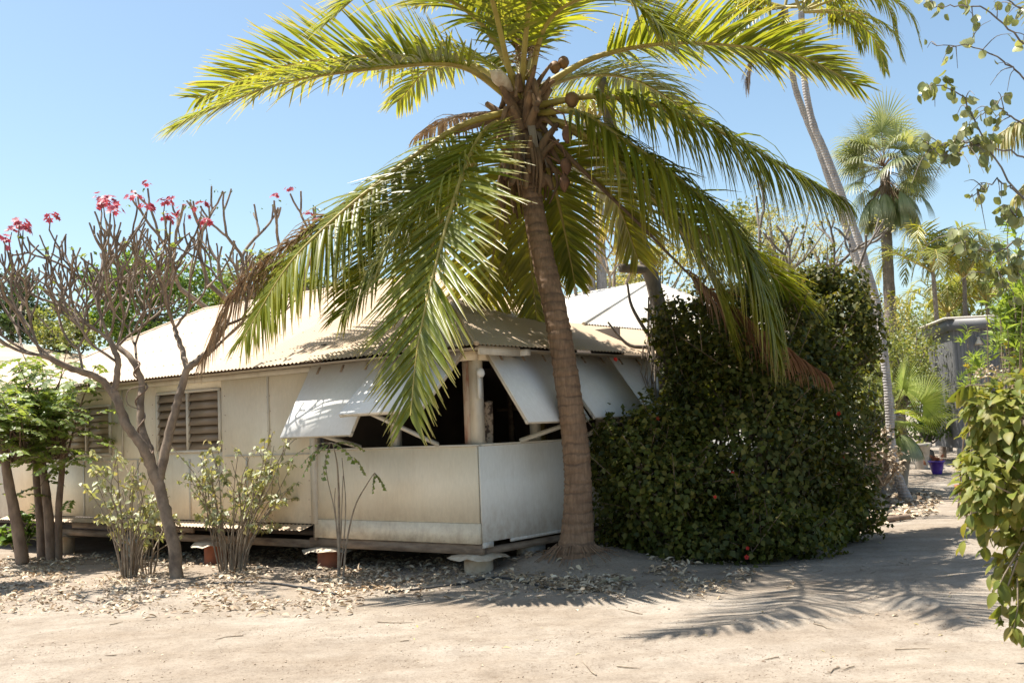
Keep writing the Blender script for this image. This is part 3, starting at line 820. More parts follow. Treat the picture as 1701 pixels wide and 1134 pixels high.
tb = onground(955, 925)
tb = W(955, 905, 12.72); tb[2] = float(gh(tb[0], tb[1]))
palm = thing('coconut_palm', tb, 'leaning coconut palm with ringed brown trunk and big arching fronds at the house corner', 'palm tree')
CR = W(868, 185, 13.45)      # centre of the crown
def build_palm():
    rng = np.random.default_rng(5)
    ctr = curve([W(956, 945, 12.72), W(960, 850, 12.72), W(958, 760, 12.74), W(943, 640, 12.78), W(923, 520, 12.9), W(900, 420, 13.1), W(882, 320, 13.3), W(871, 220, 13.42), W(868, 170, 13.45)], 230)
    u = np.linspace(0, 1, 230)
    ctr[:, 2] += 0
    r = 0.175 - 0.055 * u ** .8
    r += 0.135 * np.exp(-(u / .05) ** 1.0) 
    ring = rng.normal(size=230) * .004
    saw = (((np.arange(230) + np.cumsum(rng.random(230) < .06)) % 5) / 5.0 - .4) * .007 * smooth(.2, .5, u)
    r = r + ring + saw
    mb = MB(); tube(mb, ctr, r, 26, wob=.05, rng=rng)
    mb.build('trunk', M_COCO, palm, True)
    mb = MB()
    for k in range(46):
        a = rng.random() * 2 * math.pi; o = np.array([math.cos(a), math.sin(a), 0]); e = tb + o * (.36 + .16 * rng.random()); e[2] = float(gh(e[0], e[1])) + .004; m_ = tb + o * .30; m_[2] = tb[2] + .03
        tube(mb, [tb + o * .22 + [0, 0, .09], m_, e], [.007, .008, .003], 5, caps=False)
    mb.build('roots', M_COCO, palm, True)
    # crown shaft: old leaf bases, fibre and boots
    mb = MB(); top = CR
    for k in range(70):
        f = rng.random(); a = rng.random() * 2 * math.pi
        z = CR[2] - 1.0 + 1.25 * f
        rad = .16 + .07 * math.sin(f * 2.5)
        c = np.array([np.interp(z, ctr[:, 2], ctr[:, 0]), np.interp(z, ctr[:, 2], ctr[:, 1]), z])
        o = np.array([math.cos(a), math.sin(a), 0])
        L = .25 + .3 * rng.random()
        p = [c + o * rad * .7, c + o * (rad + .05) + [0, 0, L * .35], c + o * (rad + .12 + .16 * rng.random()) + [0, 0, L * (.7 if rng.random() < .7 else -.3)]]
        tube(mb, curve(p, 6), np.linspace(.07, .025, 6) * (.7 + .6 * rng.random()), 6)
    # hanging dead boots below
    for k in range(26):
        a = rng.random() * 2 * math.pi; o = np.array([math.cos(a), math.sin(a), 0]); z = CR[2] - .35 - rng.random() * .45
        c = np.array([np.interp(z, ctr[:, 2], ctr[:, 0]), np.interp(z, ctr[:, 2], ctr[:, 1]), z])
        L = .3 + .5 * rng.random()
        p = [c + o * .14, c + o * .26 + [0, 0, .03], c + o * (.30 + .1 * rng.random()) + [0, 0, -L * .5], c + o * (.24 + .12 * rng.random()) + [0, 0, -L]]
        tube(mb, curve(p, 8), np.linspace(.05, .012, 8) * (.6 + .7 * rng.random()), 6)
    mb.build('crown_fibre', M_FIBRE, palm, True)
    mb = MB()
    for k in range(9):
        a = rng.uniform(-2.9, -.2); o = np.array([math.cos(a), math.sin(a), 0]); z = CR[2] - .1 - rng.random() * .45
        c = np.array([CR[0], CR[1], z]); L = .25 + .3 * rng.random()
        hexa_p = [c + o * .2, c + o * .3 + [0, 0, .12]]
        d = np.cross(o, [0, 0, 1])
        V = [c + o * .22 - d * .06, c + o * .22 + d * .06, c + o * .33 + d * .045 + [0, 0, -L], c + o * .33 - d * .045 + [0, 0, -L], c + o * .31 + [0, 0, -L * .4]]
        mb.add(V, [[0, 1, 4], [1, 2, 4], [2, 3, 4], [3, 0, 4]])
    mb.build('crown_fibre', M_FIBRE_G, palm)
    # coconuts, in clusters
    for px, py, d, rr in ((936, 104, 13.5, .075), (950, 166, 13.1, .09), (922, 112, 13.5, .075)):
        mb = MB(); c = W(px, py, d)
        lathe(mb, c, [(0, -rr * 1.25), (rr * .55, -rr * .95), (rr * .95, -rr * .3), (rr, .1 * rr), (rr * .8, rr * .7), (rr * .35, rr * 1.05), (0, rr * 1.12)], 12)
        o = mb.build('coconut', M_NUT, palm, True)
    for px, py, d in ((942, 222, 13.0), (940, 275, 13.0), (937, 303, 13.0)):
        mb = MB(); c = W(px, py, d); rr = .085
        lathe(mb, c, [(0, -rr * 1.5), (rr * .6, -rr * .8), (rr * .85, 0), (rr * .6, rr * .8), (0, rr * 1.3)], 7, wob=.02, rng=rng)
        tube(mb, [c + [0, 0, rr * 1.2], c + [-.03, .02, .25], c + [-.18, .1, .36]], [.012, .012, .012], 5)
        mb.build('coconut', M_NUTD, palm, False)['label'] = 'dry brown hanging husk'
    # flower stalks
    mb = MB()
    for k in range(60):
        c = W(870 + rng.normal() * 8, 80 + rng.normal() * 20, 13.2); d = rdir(rng, 1)[0]; d[2] = abs(d[2]) * .4
        tube(mb, [c, c + d * .15 + [0, 0, .04], c + d * .32 + [0, 0, -.05]], [.007, .005, .003], 4, caps=False)
    mb.build('flower_stalks', M_NUT, palm)
    # a pale dead spathe
    mb = MB(); tube(mb, curve([W(850, 150, 13.2), W(828, 128, 13.0), W(815, 118, 12.95)], 8), [.03, .06, .085, .095, .09, .07, .04, .01], 9); mb.build('spathe', M_CAP, palm, True)
    B = lambda px=868, py=165, d=13.4: (px, py, d)
    def F(path, seed, **kw):
        pts = [W(*p) for p in path]
        return frond(palm, pts, seed=seed, **kw)
    ST = dict(spread=(70, 38), width=.055)
    F([B(855, 160), (790, 112, 13.7), (650, 92, 14.2), (470, 110, 14.6), (325, 165, 14.9)], 1, lmax=1.0, droop=0.031, roll=.35, n_leaf=130, **ST)
    F([B(850, 165), (765, 110, 13.0), (640, 112, 12.6), (480, 135, 12.2), (380, 170, 12.0), (295, 208, 11.9)], 2, lmax=1.15, droop=0.074, n_leaf=135, roll=-.1, **ST)
    F([B(845, 185), (760, 212, 13.2), (660, 280, 13.0), (560, 360, 12.9), (480, 440, 12.8), (405, 560, 12.7)], 3, lmax=1.2, droop=0.081, n_leaf=135, start=.18, vang=-15, roll=-.5, **ST)
    F([B(850, 190), (730, 232, 13.6), (600, 335, 13.5), (480, 405, 13.4), (395, 480, 13.3), (335, 600, 13.2)], 4, lmax=.9, droop=0.350, lm=M_FROND_D, rm=M_RACH_D, n_leaf=110, miss=.12, width=.045, start=.35, label='dead brown frond drooping to the left')
    F([B(850, 205), (812, 212, 12.9), (775, 275, 12.2), (735, 400, 11.6), (697, 560, 11.2), (682, 690, 11.0)], 5, lmax=1.22, droop=0.022, n_leaf=118, vang=6, start=.13, spread=(66, 34), width=.056, roll=.15)
    F([B(845, 200), (800, 225, 12.9), (740, 290, 12.6), (650, 390, 12.5), (570, 520, 12.5)], 55, lmax=1.1, droop=0.062, n_leaf=125, start=.2, **ST)
    F([B(850, 205), (800, 250, 13.6), (740, 350, 13.7), (700, 470, 13.8), (690, 560, 13.9)], 56, lmax=1.0, droop=0.050, n_leaf=120, start=.15, **ST)
    F([B(870, 210), (868, 300, 14.2), (880, 420, 14.5), (893, 545, 14.7)], 6, lmax=.75, droop=0.062, lm=M_FROND_Y, n_leaf=100, label='yellowing frond hanging behind the trunk', **ST)
    F([B(855, 215), (835, 300, 14.2), (820, 420, 14.5), (800, 550, 14.8)], 66, lmax=1.0, droop=0.043, n_leaf=120, lm=M_FROND_Y, **ST)
    F([B(880, 210), (915, 290, 13.9), (935, 370, 14.2), (955, 470, 14.4)], 67, lmax=.75, droop=0.062, n_leaf=90, **ST)
    # tall fronds arching towards the drive
    frond(palm, [CR, CR + [-.15, -.3, .45], CR + [-.4, -1.2, 1.25], CR + [-.85, -2.4, 1.45], CR + [-1.45, -3.4, .9], CR + [-1.85, -3.9, .3]], seed=7, lmax=.95, droop=0.062, n_leaf=85, roll=.15, spread=(68, 36), width=.05)
    frond(palm, [CR, CR + [.02, -.2, .45], CR + [.15, -1.0, 1.2], CR + [.32, -2.3, 1.5], CR + [.5, -3.3, 1.0], CR + [.62, -3.9, .35]], seed=8, lmax=.95, droop=0.068, n_leaf=85, roll=-.1, spread=(68, 36), width=.05)
    F([B(860, 140), (800, 40, 13.4), (720, -10, 13.0), (620, -20, 12.6), (540, 40, 12.3)], 77, lmax=1.05, droop=0.050, n_leaf=115, roll=.1, **ST)
    F([B(880, 140), (905, 45, 13.0), (960, 0, 12.4), (1040, 0, 12.0), (1120, 60, 11.7)], 78, lmax=1.2, droop=0.081, n_leaf=120, **ST)
    F([B(870, 130), (868, 20, 13.8), (850, -90, 14.3), (800, -120, 14.9)], 14, lmax=1.0, droop=0.050, n_leaf=110, **ST)
    F([B(865, 130), (850, 50, 13.9), (790, 0, 14.4), (690, 10, 15.0)], 141, lmax=1.0, droop=0.050, n_leaf=110, **ST)
    F([B(875, 130), (900, 20, 14.0), (950, -60, 14.6), (1010, -50, 15.2)], 15, lmax=1.0, droop=0.050, n_leaf=110, **ST)
    F([B(890, 150), (990, 95, 13.4), (1110, 72, 13.2), (1240, 78, 13.0), (1340, 98, 12.9), (1425, 142, 12.8)], 9, lmax=.95, droop=0.056, n_leaf=125, roll=-.25, start=.24, **ST)
    F([B(895, 175), (985, 160, 13.1), (1080, 172, 12.8), (1190, 215, 12.6), (1300, 275, 12.5), (1400, 330, 12.4)], 10, lmax=1.3, droop=0.320, n_leaf=130, width=.06, start=.18, spread=(74, 42))
    F([B(890, 190), (955, 186, 13.0), (1040, 235, 12.7), (1130, 300, 12.5), (1210, 370, 12.4), (1262, 470, 12.3), (1285, 570, 12.3)], 11, lmax=1.55, droop=0.420, n_leaf=140, width=.06, start=.13, spread=(74, 42))
    F([B(890, 195), (960, 215, 13.2), (1040, 285, 13.2), (1120, 370, 13.2), (1180, 460, 13.2), (1215, 560, 13.2)], 112, lmax=1.2, droop=0.155, n_leaf=125, start=.15, **ST)
    F([B(890, 190), (970, 230, 13.6), (1080, 320, 13.7), (1180, 395, 13.8), (1260, 440, 13.9), (1330, 500, 14.0)], 12, lmax=1.15, droop=0.112, n_leaf=125, **ST)
    F([B(890, 200), (960, 275, 13.6), (1060, 370, 13.9), (1160, 470, 13.7), (1260, 550, 13.3), (1370, 622, 12.9)], 13, lmax=.7, droop=0.350, lm=M_FROND_R, rm=M_RACH_D, n_leaf=80, start=.55, spread=(48, 16), rw=(.035, .006), label='dead rust brown frond drooping over the bush')
    F([B(890, 150), (970, 125, 14.2), (1060, 135, 14.9), (1150, 190, 15.4)], 16, lmax=1.0, droop=0.155, n_leaf=105, **ST)
    F([B(860, 150), (800, 100, 14.2), (720, 110, 15.0), (660, 170, 15.5)], 17, lmax=.9, droop=0.093, n_leaf=105, **ST)
    F([B(885, 205), (950, 270, 13.8), (1020, 330, 14.3), (1060, 430, 14.6)], 18, lmax=1.05, droop=0.062, n_leaf=105, lm=M_FROND_Y, **ST)
    F([B(850, 190), (800, 190, 13.9), (740, 200, 14.4), (690, 230, 14.8)], 19, lmax=.5, droop=0.300, n_leaf=45, lm=M_FROND_D, rm=M_RACH_D, label='short dry brown frond in the crown')
build_palm()

# ================================================================== branching plants
def grow(mb, p, d, L, r, level, rng, tips, split=(2, 3), ang=(22, 38), up=.25, shrink=.82, rs=.78, n=6, bend=.12, minlen=.12, stop=None):
    "forked branch; collects tips (position, direction, radius)"
    p = np.asarray(p, float); d = norm(d)
    k = 5; pts = [p]; dd = d
    for i in range(k):
        dd = norm(dd + rng.normal(size=3) * bend + np.array([0, 0, up * .35])); pts.append(pts[-1] + dd * L / k)
    tube(mb, pts, np.linspace(r, r * (rs + .06), k + 1), n, caps=level == 0)
    if level == 0 or (stop is not None and stop(pts[-1])):
        tips.append((pts[-1], dd, r * rs)); return
    m = rng.integers(split[0], split[1] + 1); a0 = rng.random() * 6.283
    for i in range(m):
        a = a0 + i * 6.283 / m + rng.normal() * .3; th = R(rng.uniform(*ang))
        ref = norm(np.cross(dd, [0.3, 0.2, 1.0] if abs(dd[2]) < .9 else [1, 0, 0])); o = np.cross(dd, ref)
        nd = norm(dd * math.cos(th) + math.sin(th) * (ref * math.cos(a) + o * math.sin(a)) + np.array([0, 0, up]))
        lv = level - 1 - (1 if (level > 1 and rng.random() < .12) else 0)
        grow(mb, pts[-1], nd, max(L * shrink * rng.uniform(.75, 1.25), minlen), r * rs, lv, rng, tips, split, ang, up, shrink, rs, n, bend, minlen, stop)
PETAL = leaf_tpl(2, .34, .1, .25)
LEAF2 = leaf_tpl(2, .30, .12, .18)
LEAF_W = leaf_tpl(2, .42, .12, .15)
LEAF_N = leaf_tpl(2, .10, .03, .25)
LEAF6 = leaf_tpl(6, .30, .10, .28)
HEART = leaf_tpl(6, .48, .12, .2, 'heart')
def cluster(parent, tip, rng, R_=.11, mat=None, n=46, name='flower_cluster'):
    mb = MB()
    p = tip[0]
    st = MB()
    cs = p + norm(rng.normal(size=(9, 3)) * [1, 1, .35] + [0, 0, .25]) * R_ * (.35 + .65 * rng.random((9, 1)))
    for c in cs:
        k = 6; a = np.linspace(0, 6.283, k, endpoint=False) + rng.random()
        ax = norm((c - p) + [0, 0, .06]); e1 = norm(np.cross(ax, [.3, .5, .2])); e2 = np.cross(ax, e1)
        ds = e1 * np.cos(a)[:, None] + e2 * np.sin(a)[:, None] + ax * .5
        scatter(mb, np.repeat(c[None], k, 0), ds, np.repeat(ax[None], k, 0), .052 * rng.uniform(.8, 1.25), PETAL)
    return mb.build(name, mat or M_PINK, parent)

# ---- big frangipani
fb = W(290, 950, 13.6); fb[2] = float(gh(fb[0], fb[1]))
frang = thing('frangipani_tree', fb, 'bare grey frangipani tree with pink flower heads in front of the long wall', 'tree')
def build_frangipani():
    rng = np.random.default_rng(30)
    mb = MB(); tips = []
    D0 = 13.6
    def limb(path, r0, r1, n=9):
        P = curve([W(*p) for p in path], 22)
        P[1:-1] += rng.normal(size=P[1:-1].shape) * .006
        tube(mb, P, np.linspace(r0, r1, 22), n); return P
    tr = limb([(293, 965, D0), (288, 900, D0), (272, 840, D0), (262, 795, D0)], 0.084, 0.068)
    A = limb([(262, 800, D0), (238, 745, 13.50), (207, 700, 13.40), (190, 650, 13.35)], 0.071, 0.048)
    A2 = limb([(215, 712, 13.42), (178, 640, 13.50), (120, 612, 13.20), (70, 590, 13.00)], 0.050, 0.036)
    Bm = limb([(262, 800, D0), (246, 745, 13.80), (232, 690, 13.90), (236, 640, 14.00), (222, 600, 14.00), (195, 575, 14.10)], 0.055, 0.036)
    C = limb([(264, 795, D0), (281, 720, 13.60), (297, 660, 13.60), (311, 612, 13.60)], 0.063, 0.044)
    C2 = limb([(311, 612, 13.60), (345, 585, 13.60), (375, 540, 13.50)], 0.046, 0.034)
    C3 = limb([(311, 612, 13.60), (300, 575, 13.80), (290, 545, 14.00)], 0.038, 0.029)
    A3 = limb([(190, 650, 13.35), (196, 600, 13.30), (180, 560, 13.30)], 0.042, 0.032)
    vine = MB()
    P = curve([W(*p) for p in ((262, 800, 13.60), (246, 745, 13.80), (232, 690, 13.90), (236, 640, 14.00), (222, 600, 14.00))], 60)
    a = np.linspace(0, 26, 60); off = np.stack([np.cos(a), np.sin(a), 0 * a], 1) * .065
    tube(vine, P + off, .012, 5)
    P2 = curve([W(232, 680, 13.80), W(212, 670, 13.70), (W(214, 648, 13.70)), W(240, 640, 13.80)], 20); tube(vine, P2, .006, 5)
    vine.build('vine', M_BARKB, frang, True)
    # leaders: (start pixel, start depth, direction in image plane (dx,dy) and depth, length, radius, levels)
    def pxy(q):
        d = q - cE; c = d @ cF; return 850.5 + FPX * (d @ cX) / c, 567 - FPX * (d @ cU) / c
    def ceil(x): return float(np.interp(x, [-80, 0, 60, 110, 150, 190, 240, 330, 400, 470], [430, 395, 365, 372, 325, 345, 345, 365, 385, 420]))
    def stop(q):
        x, y = pxy(q); return y < ceil(x) + 40
    def lead(P, dx, dy, dz, L, r, lev, at=1.0):
        d = cX * dx + cU * dy + cF * dz
        grow(mb, P[int(at * (len(P) - 1))], d, L * rng.uniform(.9, 1.1), r, lev, rng, tips, (2, 2), (18, 42), .14, .89, .90, 5, .08, .16, stop)
    lead(A2, -1, .15, -.4, 0.378, 0.0204, 5); lead(A2, -.6, .7, .4, 0.348, 0.0190, 5); lead(A2, -1.0, .0, .5, 0.378, 0.0184, 5); lead(A2, -.2, 1, .2, 0.333, 0.0177, 5, .6); lead(A2, -.7, .5, -.6, 0.378, 0.0177, 5, .75)
    lead(A3, -.3, 1, -.1, 0.363, 0.0204, 5); lead(A3, -1, .5, .2, 0.378, 0.0190, 5); lead(A3, .5, .8, -.5, 0.348, 0.0177, 5); lead(A3, -.8, .5, -.6, 0.378, 0.0177, 5, .5)
    lead(Bm, -1, .4, .5, 0.348, 0.0190, 5); lead(Bm, .1, 1, .3, 0.393, 0.0204, 5); lead(Bm, .8, .6, -.2, 0.348, 0.0184, 5); lead(Bm, -.2, .8, .9, 0.378, 0.0177, 5, .8)
    lead(C2, 1, .35, -.2, 0.273, 0.0190, 5); lead(C2, .35, 1, .25, 0.348, 0.0190, 5); lead(C2, .9, .6, .6, 0.303, 0.0177, 5, .5)
    lead(C3, -.4, 1, .1, 0.378, 0.0197, 5); lead(C3, .6, .8, .4, 0.348, 0.0184, 5); lead(C3, -.1, .9, -.7, 0.348, 0.0177, 5)
    mb.build('trunk', M_BARK, frang, True)
    # flower heads on the highest tips
    tp = sorted(tips, key=lambda t: pxy(t[0])[1] - ceil(pxy(t[0])[0]))
    used = []; cnt = 0
    for t in tp:
        x, y = pxy(t[0])
        if x < 345 and all(np.linalg.norm(t[0] - w) > .27 for w in used) and (rng.random() < .8):
            st = MB(); q = t[0] + [rng.normal() * .02, rng.normal() * .02, .14]
            tube(st, [t[0], q], [.010, .006], 5)
            cl = cluster(frang, (q, t[1]), rng, R_=rng.uniform(.085, .135))
            st.build('stalk', M_BARK, cl)
            used.append(t[0]); cnt += 1
        if cnt >= 22: break
    lv = MB()
    idx = rng.choice(len(tips), 40)
    for i in idx:
        k = rng.integers(2, 5); d = rdir(rng, k) * [1, 1, .4] + [0, 0, .5]
        scatter(lv, np.repeat(tips[i][0][None], k, 0), d, np.tile([[0, 0, 1.0]], (k, 1)) + rng.normal(size=(k, 3)) * .3, rng.uniform(.05, .10, k), LEAF2)
    lv.build('leaves', M_SENNA, frang)
    return tips
build_frangipani()

def bare_tree(name, base, label, cat, seeds, leads, mat, L=.5, r=.04, lev=4, flowers=None, nfl=0, leaves=None, nlv=0, lsize=.08, group=None, split=(2, 2), up=.16, trunk_r=.09):
    t = thing(name, base, label, cat, group); rng = np.random.default_rng(seeds)
    mb = MB(); tips = []
    for (px, py, d), (dx, dy, dz) in leads:
        q = W(px, py, d); m = (np.asarray(base) + q) / 2 + [rng.normal() * .1, rng.normal() * .1, .1]
        P = curve([base, m, q], 14); tube(mb, P, np.linspace(trunk_r, r * 1.1, 14), 7)
        grow(mb, q, cX * dx + cU * dy + cF * dz, L, r, lev, rng, tips, split, (20, 40), up, .82, .8, 5, .1, .12)
    mb.build('trunk', mat, t, True)
    for i in rng.permutation(len(tips))[:nfl]:
        cluster(t, (tips[i][0] + [0, 0, .08], tips[i][1]), rng, R_=.1, mat=flowers)
    if leaves and nlv:
        lv = MB(); ii = rng.choice(len(tips), nlv)
        P = np.array([tips[i][0] for i in ii]) + rng.normal(size=(nlv, 3)) * .08
        scatter(lv, P, rdir(rng, nlv) + [0, 0, -.2], rdir(rng, nlv) + [0, 0, 1.2], rng.uniform(.6, 1.3, nlv) * lsize, LEAF2)
        lv.build('leaves', leaves, t)
    return t
bare_tree('frangipani_tree', H(7.0, 8.2, 0.05), 'second bare frangipani rising behind the tan roof, a few pink flowers', 'tree', 41,
          [((345, 470, 21.5), (-.3, 1, 0)), ((400, 470, 22), (.1, 1, .2)), ((440, 470, 21.5), (.5, .9, 0)), ((500, 470, 22), (.3, 1, .1)), ((300, 480, 21.5), (-.4, .9, 0))], M_BARK, L=.62, r=.045, lev=3, flowers=M_PINK, nfl=6, leaves=M_GREEN, nlv=60)
bare_tree('frangipani_tree', W(1000, 620, 24) * [1, 1, 0], 'leafless frangipani with white flowers seen between the palm trunk and the pale roof', 'tree', 43,
          [((975, 500, 24), (-.3, 1, 0)), ((1010, 495, 24), (.2, 1, .2)), ((1040, 470, 24), (.4, .9, 0)), ((955, 480, 24), (-.3, 1, 0)), ((1020, 460, 24.4), (0, 1, 0))], M_TWIG, L=.5, r=.035, lev=4, flowers=M_WHITEF, nfl=22, leaves=M_WISP, nlv=160, split=(2, 3))
bare_tree('bare_shrub_tree', W(1240, 640, 18.5) * [1, 1, 0], 'bare grey branching tree standing behind the dark bush', 'tree', 45,
          [((1300, 500, 18), (.4, 1, 0)), ((1260, 430, 18.5), (.1, 1, 0)), ((1350, 480, 18), (.6, .8, 0)), ((1400, 500, 17.5), (.5, .8, 0))], M_BARKG, L=.5, r=.035, lev=3, leaves=M_WISP, nlv=160, lsize=.06)

# ---- leaning grey tree behind the palm with a sawn stub
lb = W(1112, 700, 15.0); lb[2] = float(gh(lb[0], lb[1]))
lean = thing('leaning_tree', lb, 'leaning grey tree trunk with a sawn stub, between the coconut palm and the bush', 'tree')
rng = np.random.default_rng(9)
mb = MB()
P = curve([lb - [0, 0, .1], W(1105, 600, 15), W(1092, 500, 15), W(1070, 420, 15), W(1040, 310, 15), W(1010, 190, 15), W(996, 120, 15)], 60)
tube(mb, P, np.linspace(.125, .075, 60), 12, wob=.08, rng=rng)
tube(mb, [W(1080, 448, 15), W(1055, 447, 14.9), W(1030, 445, 14.8)], [.06, .065, .062], 9)
tube(mb, curve([W(1108, 590, 15), W(1085, 577, 14.9), W(1050, 575, 14.8), W(1030, 560, 14.8), (W(1010, 535, 14.8))], 16), np.linspace(.04, .012, 16), 6)
tube(mb, curve([W(1105, 590, 15), W(1080, 560, 14.8), W(1050, 510, 14.8), W(1042, 470, 14.8)], 16), np.linspace(.035, .015, 16), 6)
mb.build('trunk', M_BARKG, lean, True)
mb = MB()
for k in range(40):
    a = W(1090 + rng.normal() * 12, 560 + rng.normal() * 25, 14.75 + rng.normal() * .1); L = .5 + rng.random() * .8
    tube(mb, [a, a + [rng.normal() * .05, rng.normal() * .05, -L * .5], a + [rng.normal() * .08, rng.normal() * .05, -L]], [.012, .009, .004], 4, caps=False)
mb.build('hanging_vine', M_FIBRE_G, lean)

# ================================================================== hibiscus hedge
def blob_leaves(ells, n, rng, lo=.70, hi=1.04):
    pos = []; nor = []
    for (c, r, w) in ells:
        k = int(n * w); d = rdir(rng, k); rr = rng.uniform(lo, hi, k)[:, None]
        lump = np.array([1 + .26 * mnoise.noise(tuple(q * 1.3 + c)) + .24 * mnoise.noise(tuple(q * 3.1 + c)) for q in d])[:, None]
        p = c + d * r * rr * lump
        ok = np.ones(k, bool)
        for (c2, r2, _) in ells:
            if c2 is c: continue
            ok &= (((p - c2) / r2) ** 2).sum(1) > .55
        pos.append(p[ok]); nor.append(norm(d / r)[ok])
    return np.concatenate(pos), np.concatenate(nor)
def px_ell(px, py, d, rx, ry, rd, w):
    return (W(px, py, d), np.array([rx * d / FPX, rd, ry * d / FPX]), w)
hb = W(1230, 930, 13.8); hb[2] = float(gh(hb[0], hb[1]))
hib = thing('hibiscus_bush', hb, 'huge dark green hibiscus bush with a few red flowers beside the palm trunk', 'bush')
def build_hib():
    rng = np.random.default_rng(12)
    E = [px_ell(1095, 810, 13.4, 100, 135, .85, .17), px_ell(1240, 745, 14.0, 140, 200, 1.1, .27), px_ell(1355, 715, 14.8, 84, 185, 1.0, .2), px_ell(1395, 540, 15.4, 62, 95, .7, .10), px_ell(1185, 640, 14.4, 80, 85, .7, .12), px_ell(1295, 545, 14.8, 85, 85, .7, .09), px_ell(1190, 885, 13.3, 190, 62, .8, .16), px_ell(1370, 840, 14.6, 85, 65, .8, .1), px_ell(1150, 545, 14.4, 72, 52, .5, .05), px_ell(1235, 505, 14.9, 55, 40, .5, .03), px_ell(1010, 760, 13.3, 28, 70, .3, .02), px_ell(1350, 470, 15.4, 45, 30, .4, .02)]
    P, N = blob_leaves(E, 46000, rng, .58)
    ok = P[:, 2] > gh(P[:, 0], P[:, 1]) + .02
    P, N = P[ok], N[ok]; n = len(P)
    d = N * .5 + rdir(rng, n) * .9 + [0, 0, -.35]
    mb = MB(); scatter(mb, P, d, N + rdir(rng, n) * .7 + [0, 0, .6], rng.uniform(.04, .105, n), LEAF_W)
    # leafy shoots that break the outline
    tips = []
    tw = MB()
    for k in range(620):
        i = rng.integers(n); q = P[i]; dd = norm(N[i] + [0, 0, .5] + rng.normal(size=3) * .4); L = rng.uniform(.10, .48) * (1 if rng.random() < .8 else 1.5)
        e = q + dd * L; tube(tw, [q - dd * .2, q + dd * L * .5, e], [.006, .005, .003], 4, caps=False)
        m = int(L * 40); f = rng.random((m, 1)); 
        scatter(mb, q + dd * L * f, norm(rdir(rng, m) + dd * .5), rdir(rng, m) + [0, 0, 1], rng.uniform(.045, .08, m), LEAF_W)
    mb.build('foliage', M_HIB, hib)
    for k in range(46):
        a = hb + [rng.uniform(-.7, .7), rng.uniform(-.2, .5), 0]; a[2] = float(gh(a[0], a[1])) - .03
        c, r, _ = E[rng.integers(len(E))]; b = c + rdir(rng, 1)[0] * r * .8
        tube(tw, curve([a, (a + b) / 2 + rng.normal(size=3) * .15, b], 8), np.linspace(.028, .008, 8), 5, caps=False)
    tw.build('stems', M_BARKB, hib)
    for px, py, dd in ((1188, 825, 12.6), (1365, 762, 13.75), (1403, 760, 13.9), (1217, 785, 12.9), (1242, 910, 12.45), (1240, 925, 12.45), (1022, 597, 13.6), (1393, 687, 13.85), (1093, 695, 13.0)):
        c = W(px, py, dd); m = MB(); k = 5; a = np.linspace(0, 6.283, k, endpoint=False) + rng.random()
        ax = norm(np.array([rng.normal() * .4, -1, .25])); e1 = norm(np.cross(ax, [0, 0, 1])); e2 = np.cross(ax, e1)
        s = rng.uniform(.022, .04)
        scatter(m, np.repeat(c[None], k, 0), e1 * np.cos(a)[:, None] + e2 * np.sin(a)[:, None] + ax * .6, np.repeat(ax[None], k, 0), s, leaf_tpl(2, .5, .1, .2))
        tube(m, [c, c + ax * s * 1.2], [.004, .003], 4)
        m.build('flower', M_RED, hib)
build_hib()

# ================================================================== small plants in the bed
def stems_plant(root, n_stem, base_r, top, rng, spread, mat, r0=.012, r1=.004, seg=9, bend=.1):
    mb = MB(); out = []
    b0 = np.array(root.location)
    for k in range(n_stem):
        a = rng.random() * 6.283; rr = base_r * math.sqrt(rng.random())
        p = b0 + [math.cos(a) * rr, math.sin(a) * rr, 0]; p[2] = float(gh(p[0], p[1])) - .02
        h = top * rng.uniform(.55, 1.05); o = np.array([math.cos(a), math.sin(a), 0]) * spread * rng.uniform(.2, 1)
        q = p + o + [0, 0, h]
        P = curve([p, p + o * .2 + [0, 0, h * .35], p + o * .6 + [rng.normal() * bend, rng.normal() * bend, h * .7], q], seg)
        tube(mb, P, np.linspace(r0 * rng.uniform(.6, 1.2), r1, seg), 5, caps=False)
        out.append(P)
        for j in range(rng.integers(1, 4)):
            i = rng.integers(seg // 2, seg - 1); dd = norm(o + rng.normal(size=3) * .5 + [0, 0, .8]); L = h * rng.uniform(.12, .3)
            S = np.array([P[i], P[i] + dd * L * .5 + [0, 0, .01], P[i] + dd * L]); tube(mb, S, [r1 * 1.2, r1, r1 * .7], 4, caps=False); out.append(S)
    mb.build('stems', mat, root, True)
    return out
def shrub(px, py, d, label, seed, n_stem, top, spread, n_leaf, base_r=.12, size=(.05, .10)):
    b = W(px, py, d); b[2] = float(gh(b[0], b[1]))
    t = thing('shrub', b, label, 'shrub', 'half bare pale shrubs in the bed'); rng = np.random.default_rng(seed)
    S = stems_plant(t, n_stem, base_r, top, rng, spread, M_TWIG, .013, .004)
    mb = MB(); P = []; D = []
    for k in range(n_leaf):
        s = S[rng.integers(len(S))]; f = 1 - .5 * rng.random() ** 1.6; i = f * (len(s) - 1); j = min(int(i), len(s) - 2)
        P.append(s[j] + (s[j + 1] - s[j]) * (i - j)); D.append(rdir(rng, 1)[0] * [1, 1, .5] + [0, 0, -.55])
    scatter(mb, np.array(P), np.array(D), rdir(rng, n_leaf) + [0, 0, 1.0], rng.uniform(*size, n_leaf), LEAF2)
    mb.build('leaves', M_SHRUB, t)
shrub(385, 945, 14.2, 'larger half bare shrub with many thin stems, right of the frangipani trunk', 51, 46, 1.72, .78, 1150, .17, (.055, .11))
shrub(215, 957, 13.9, 'smaller half bare shrub with straggling low stems, left of the frangipani trunk', 52, 26, 1.5, .68, 620, .10, (.055, .115))
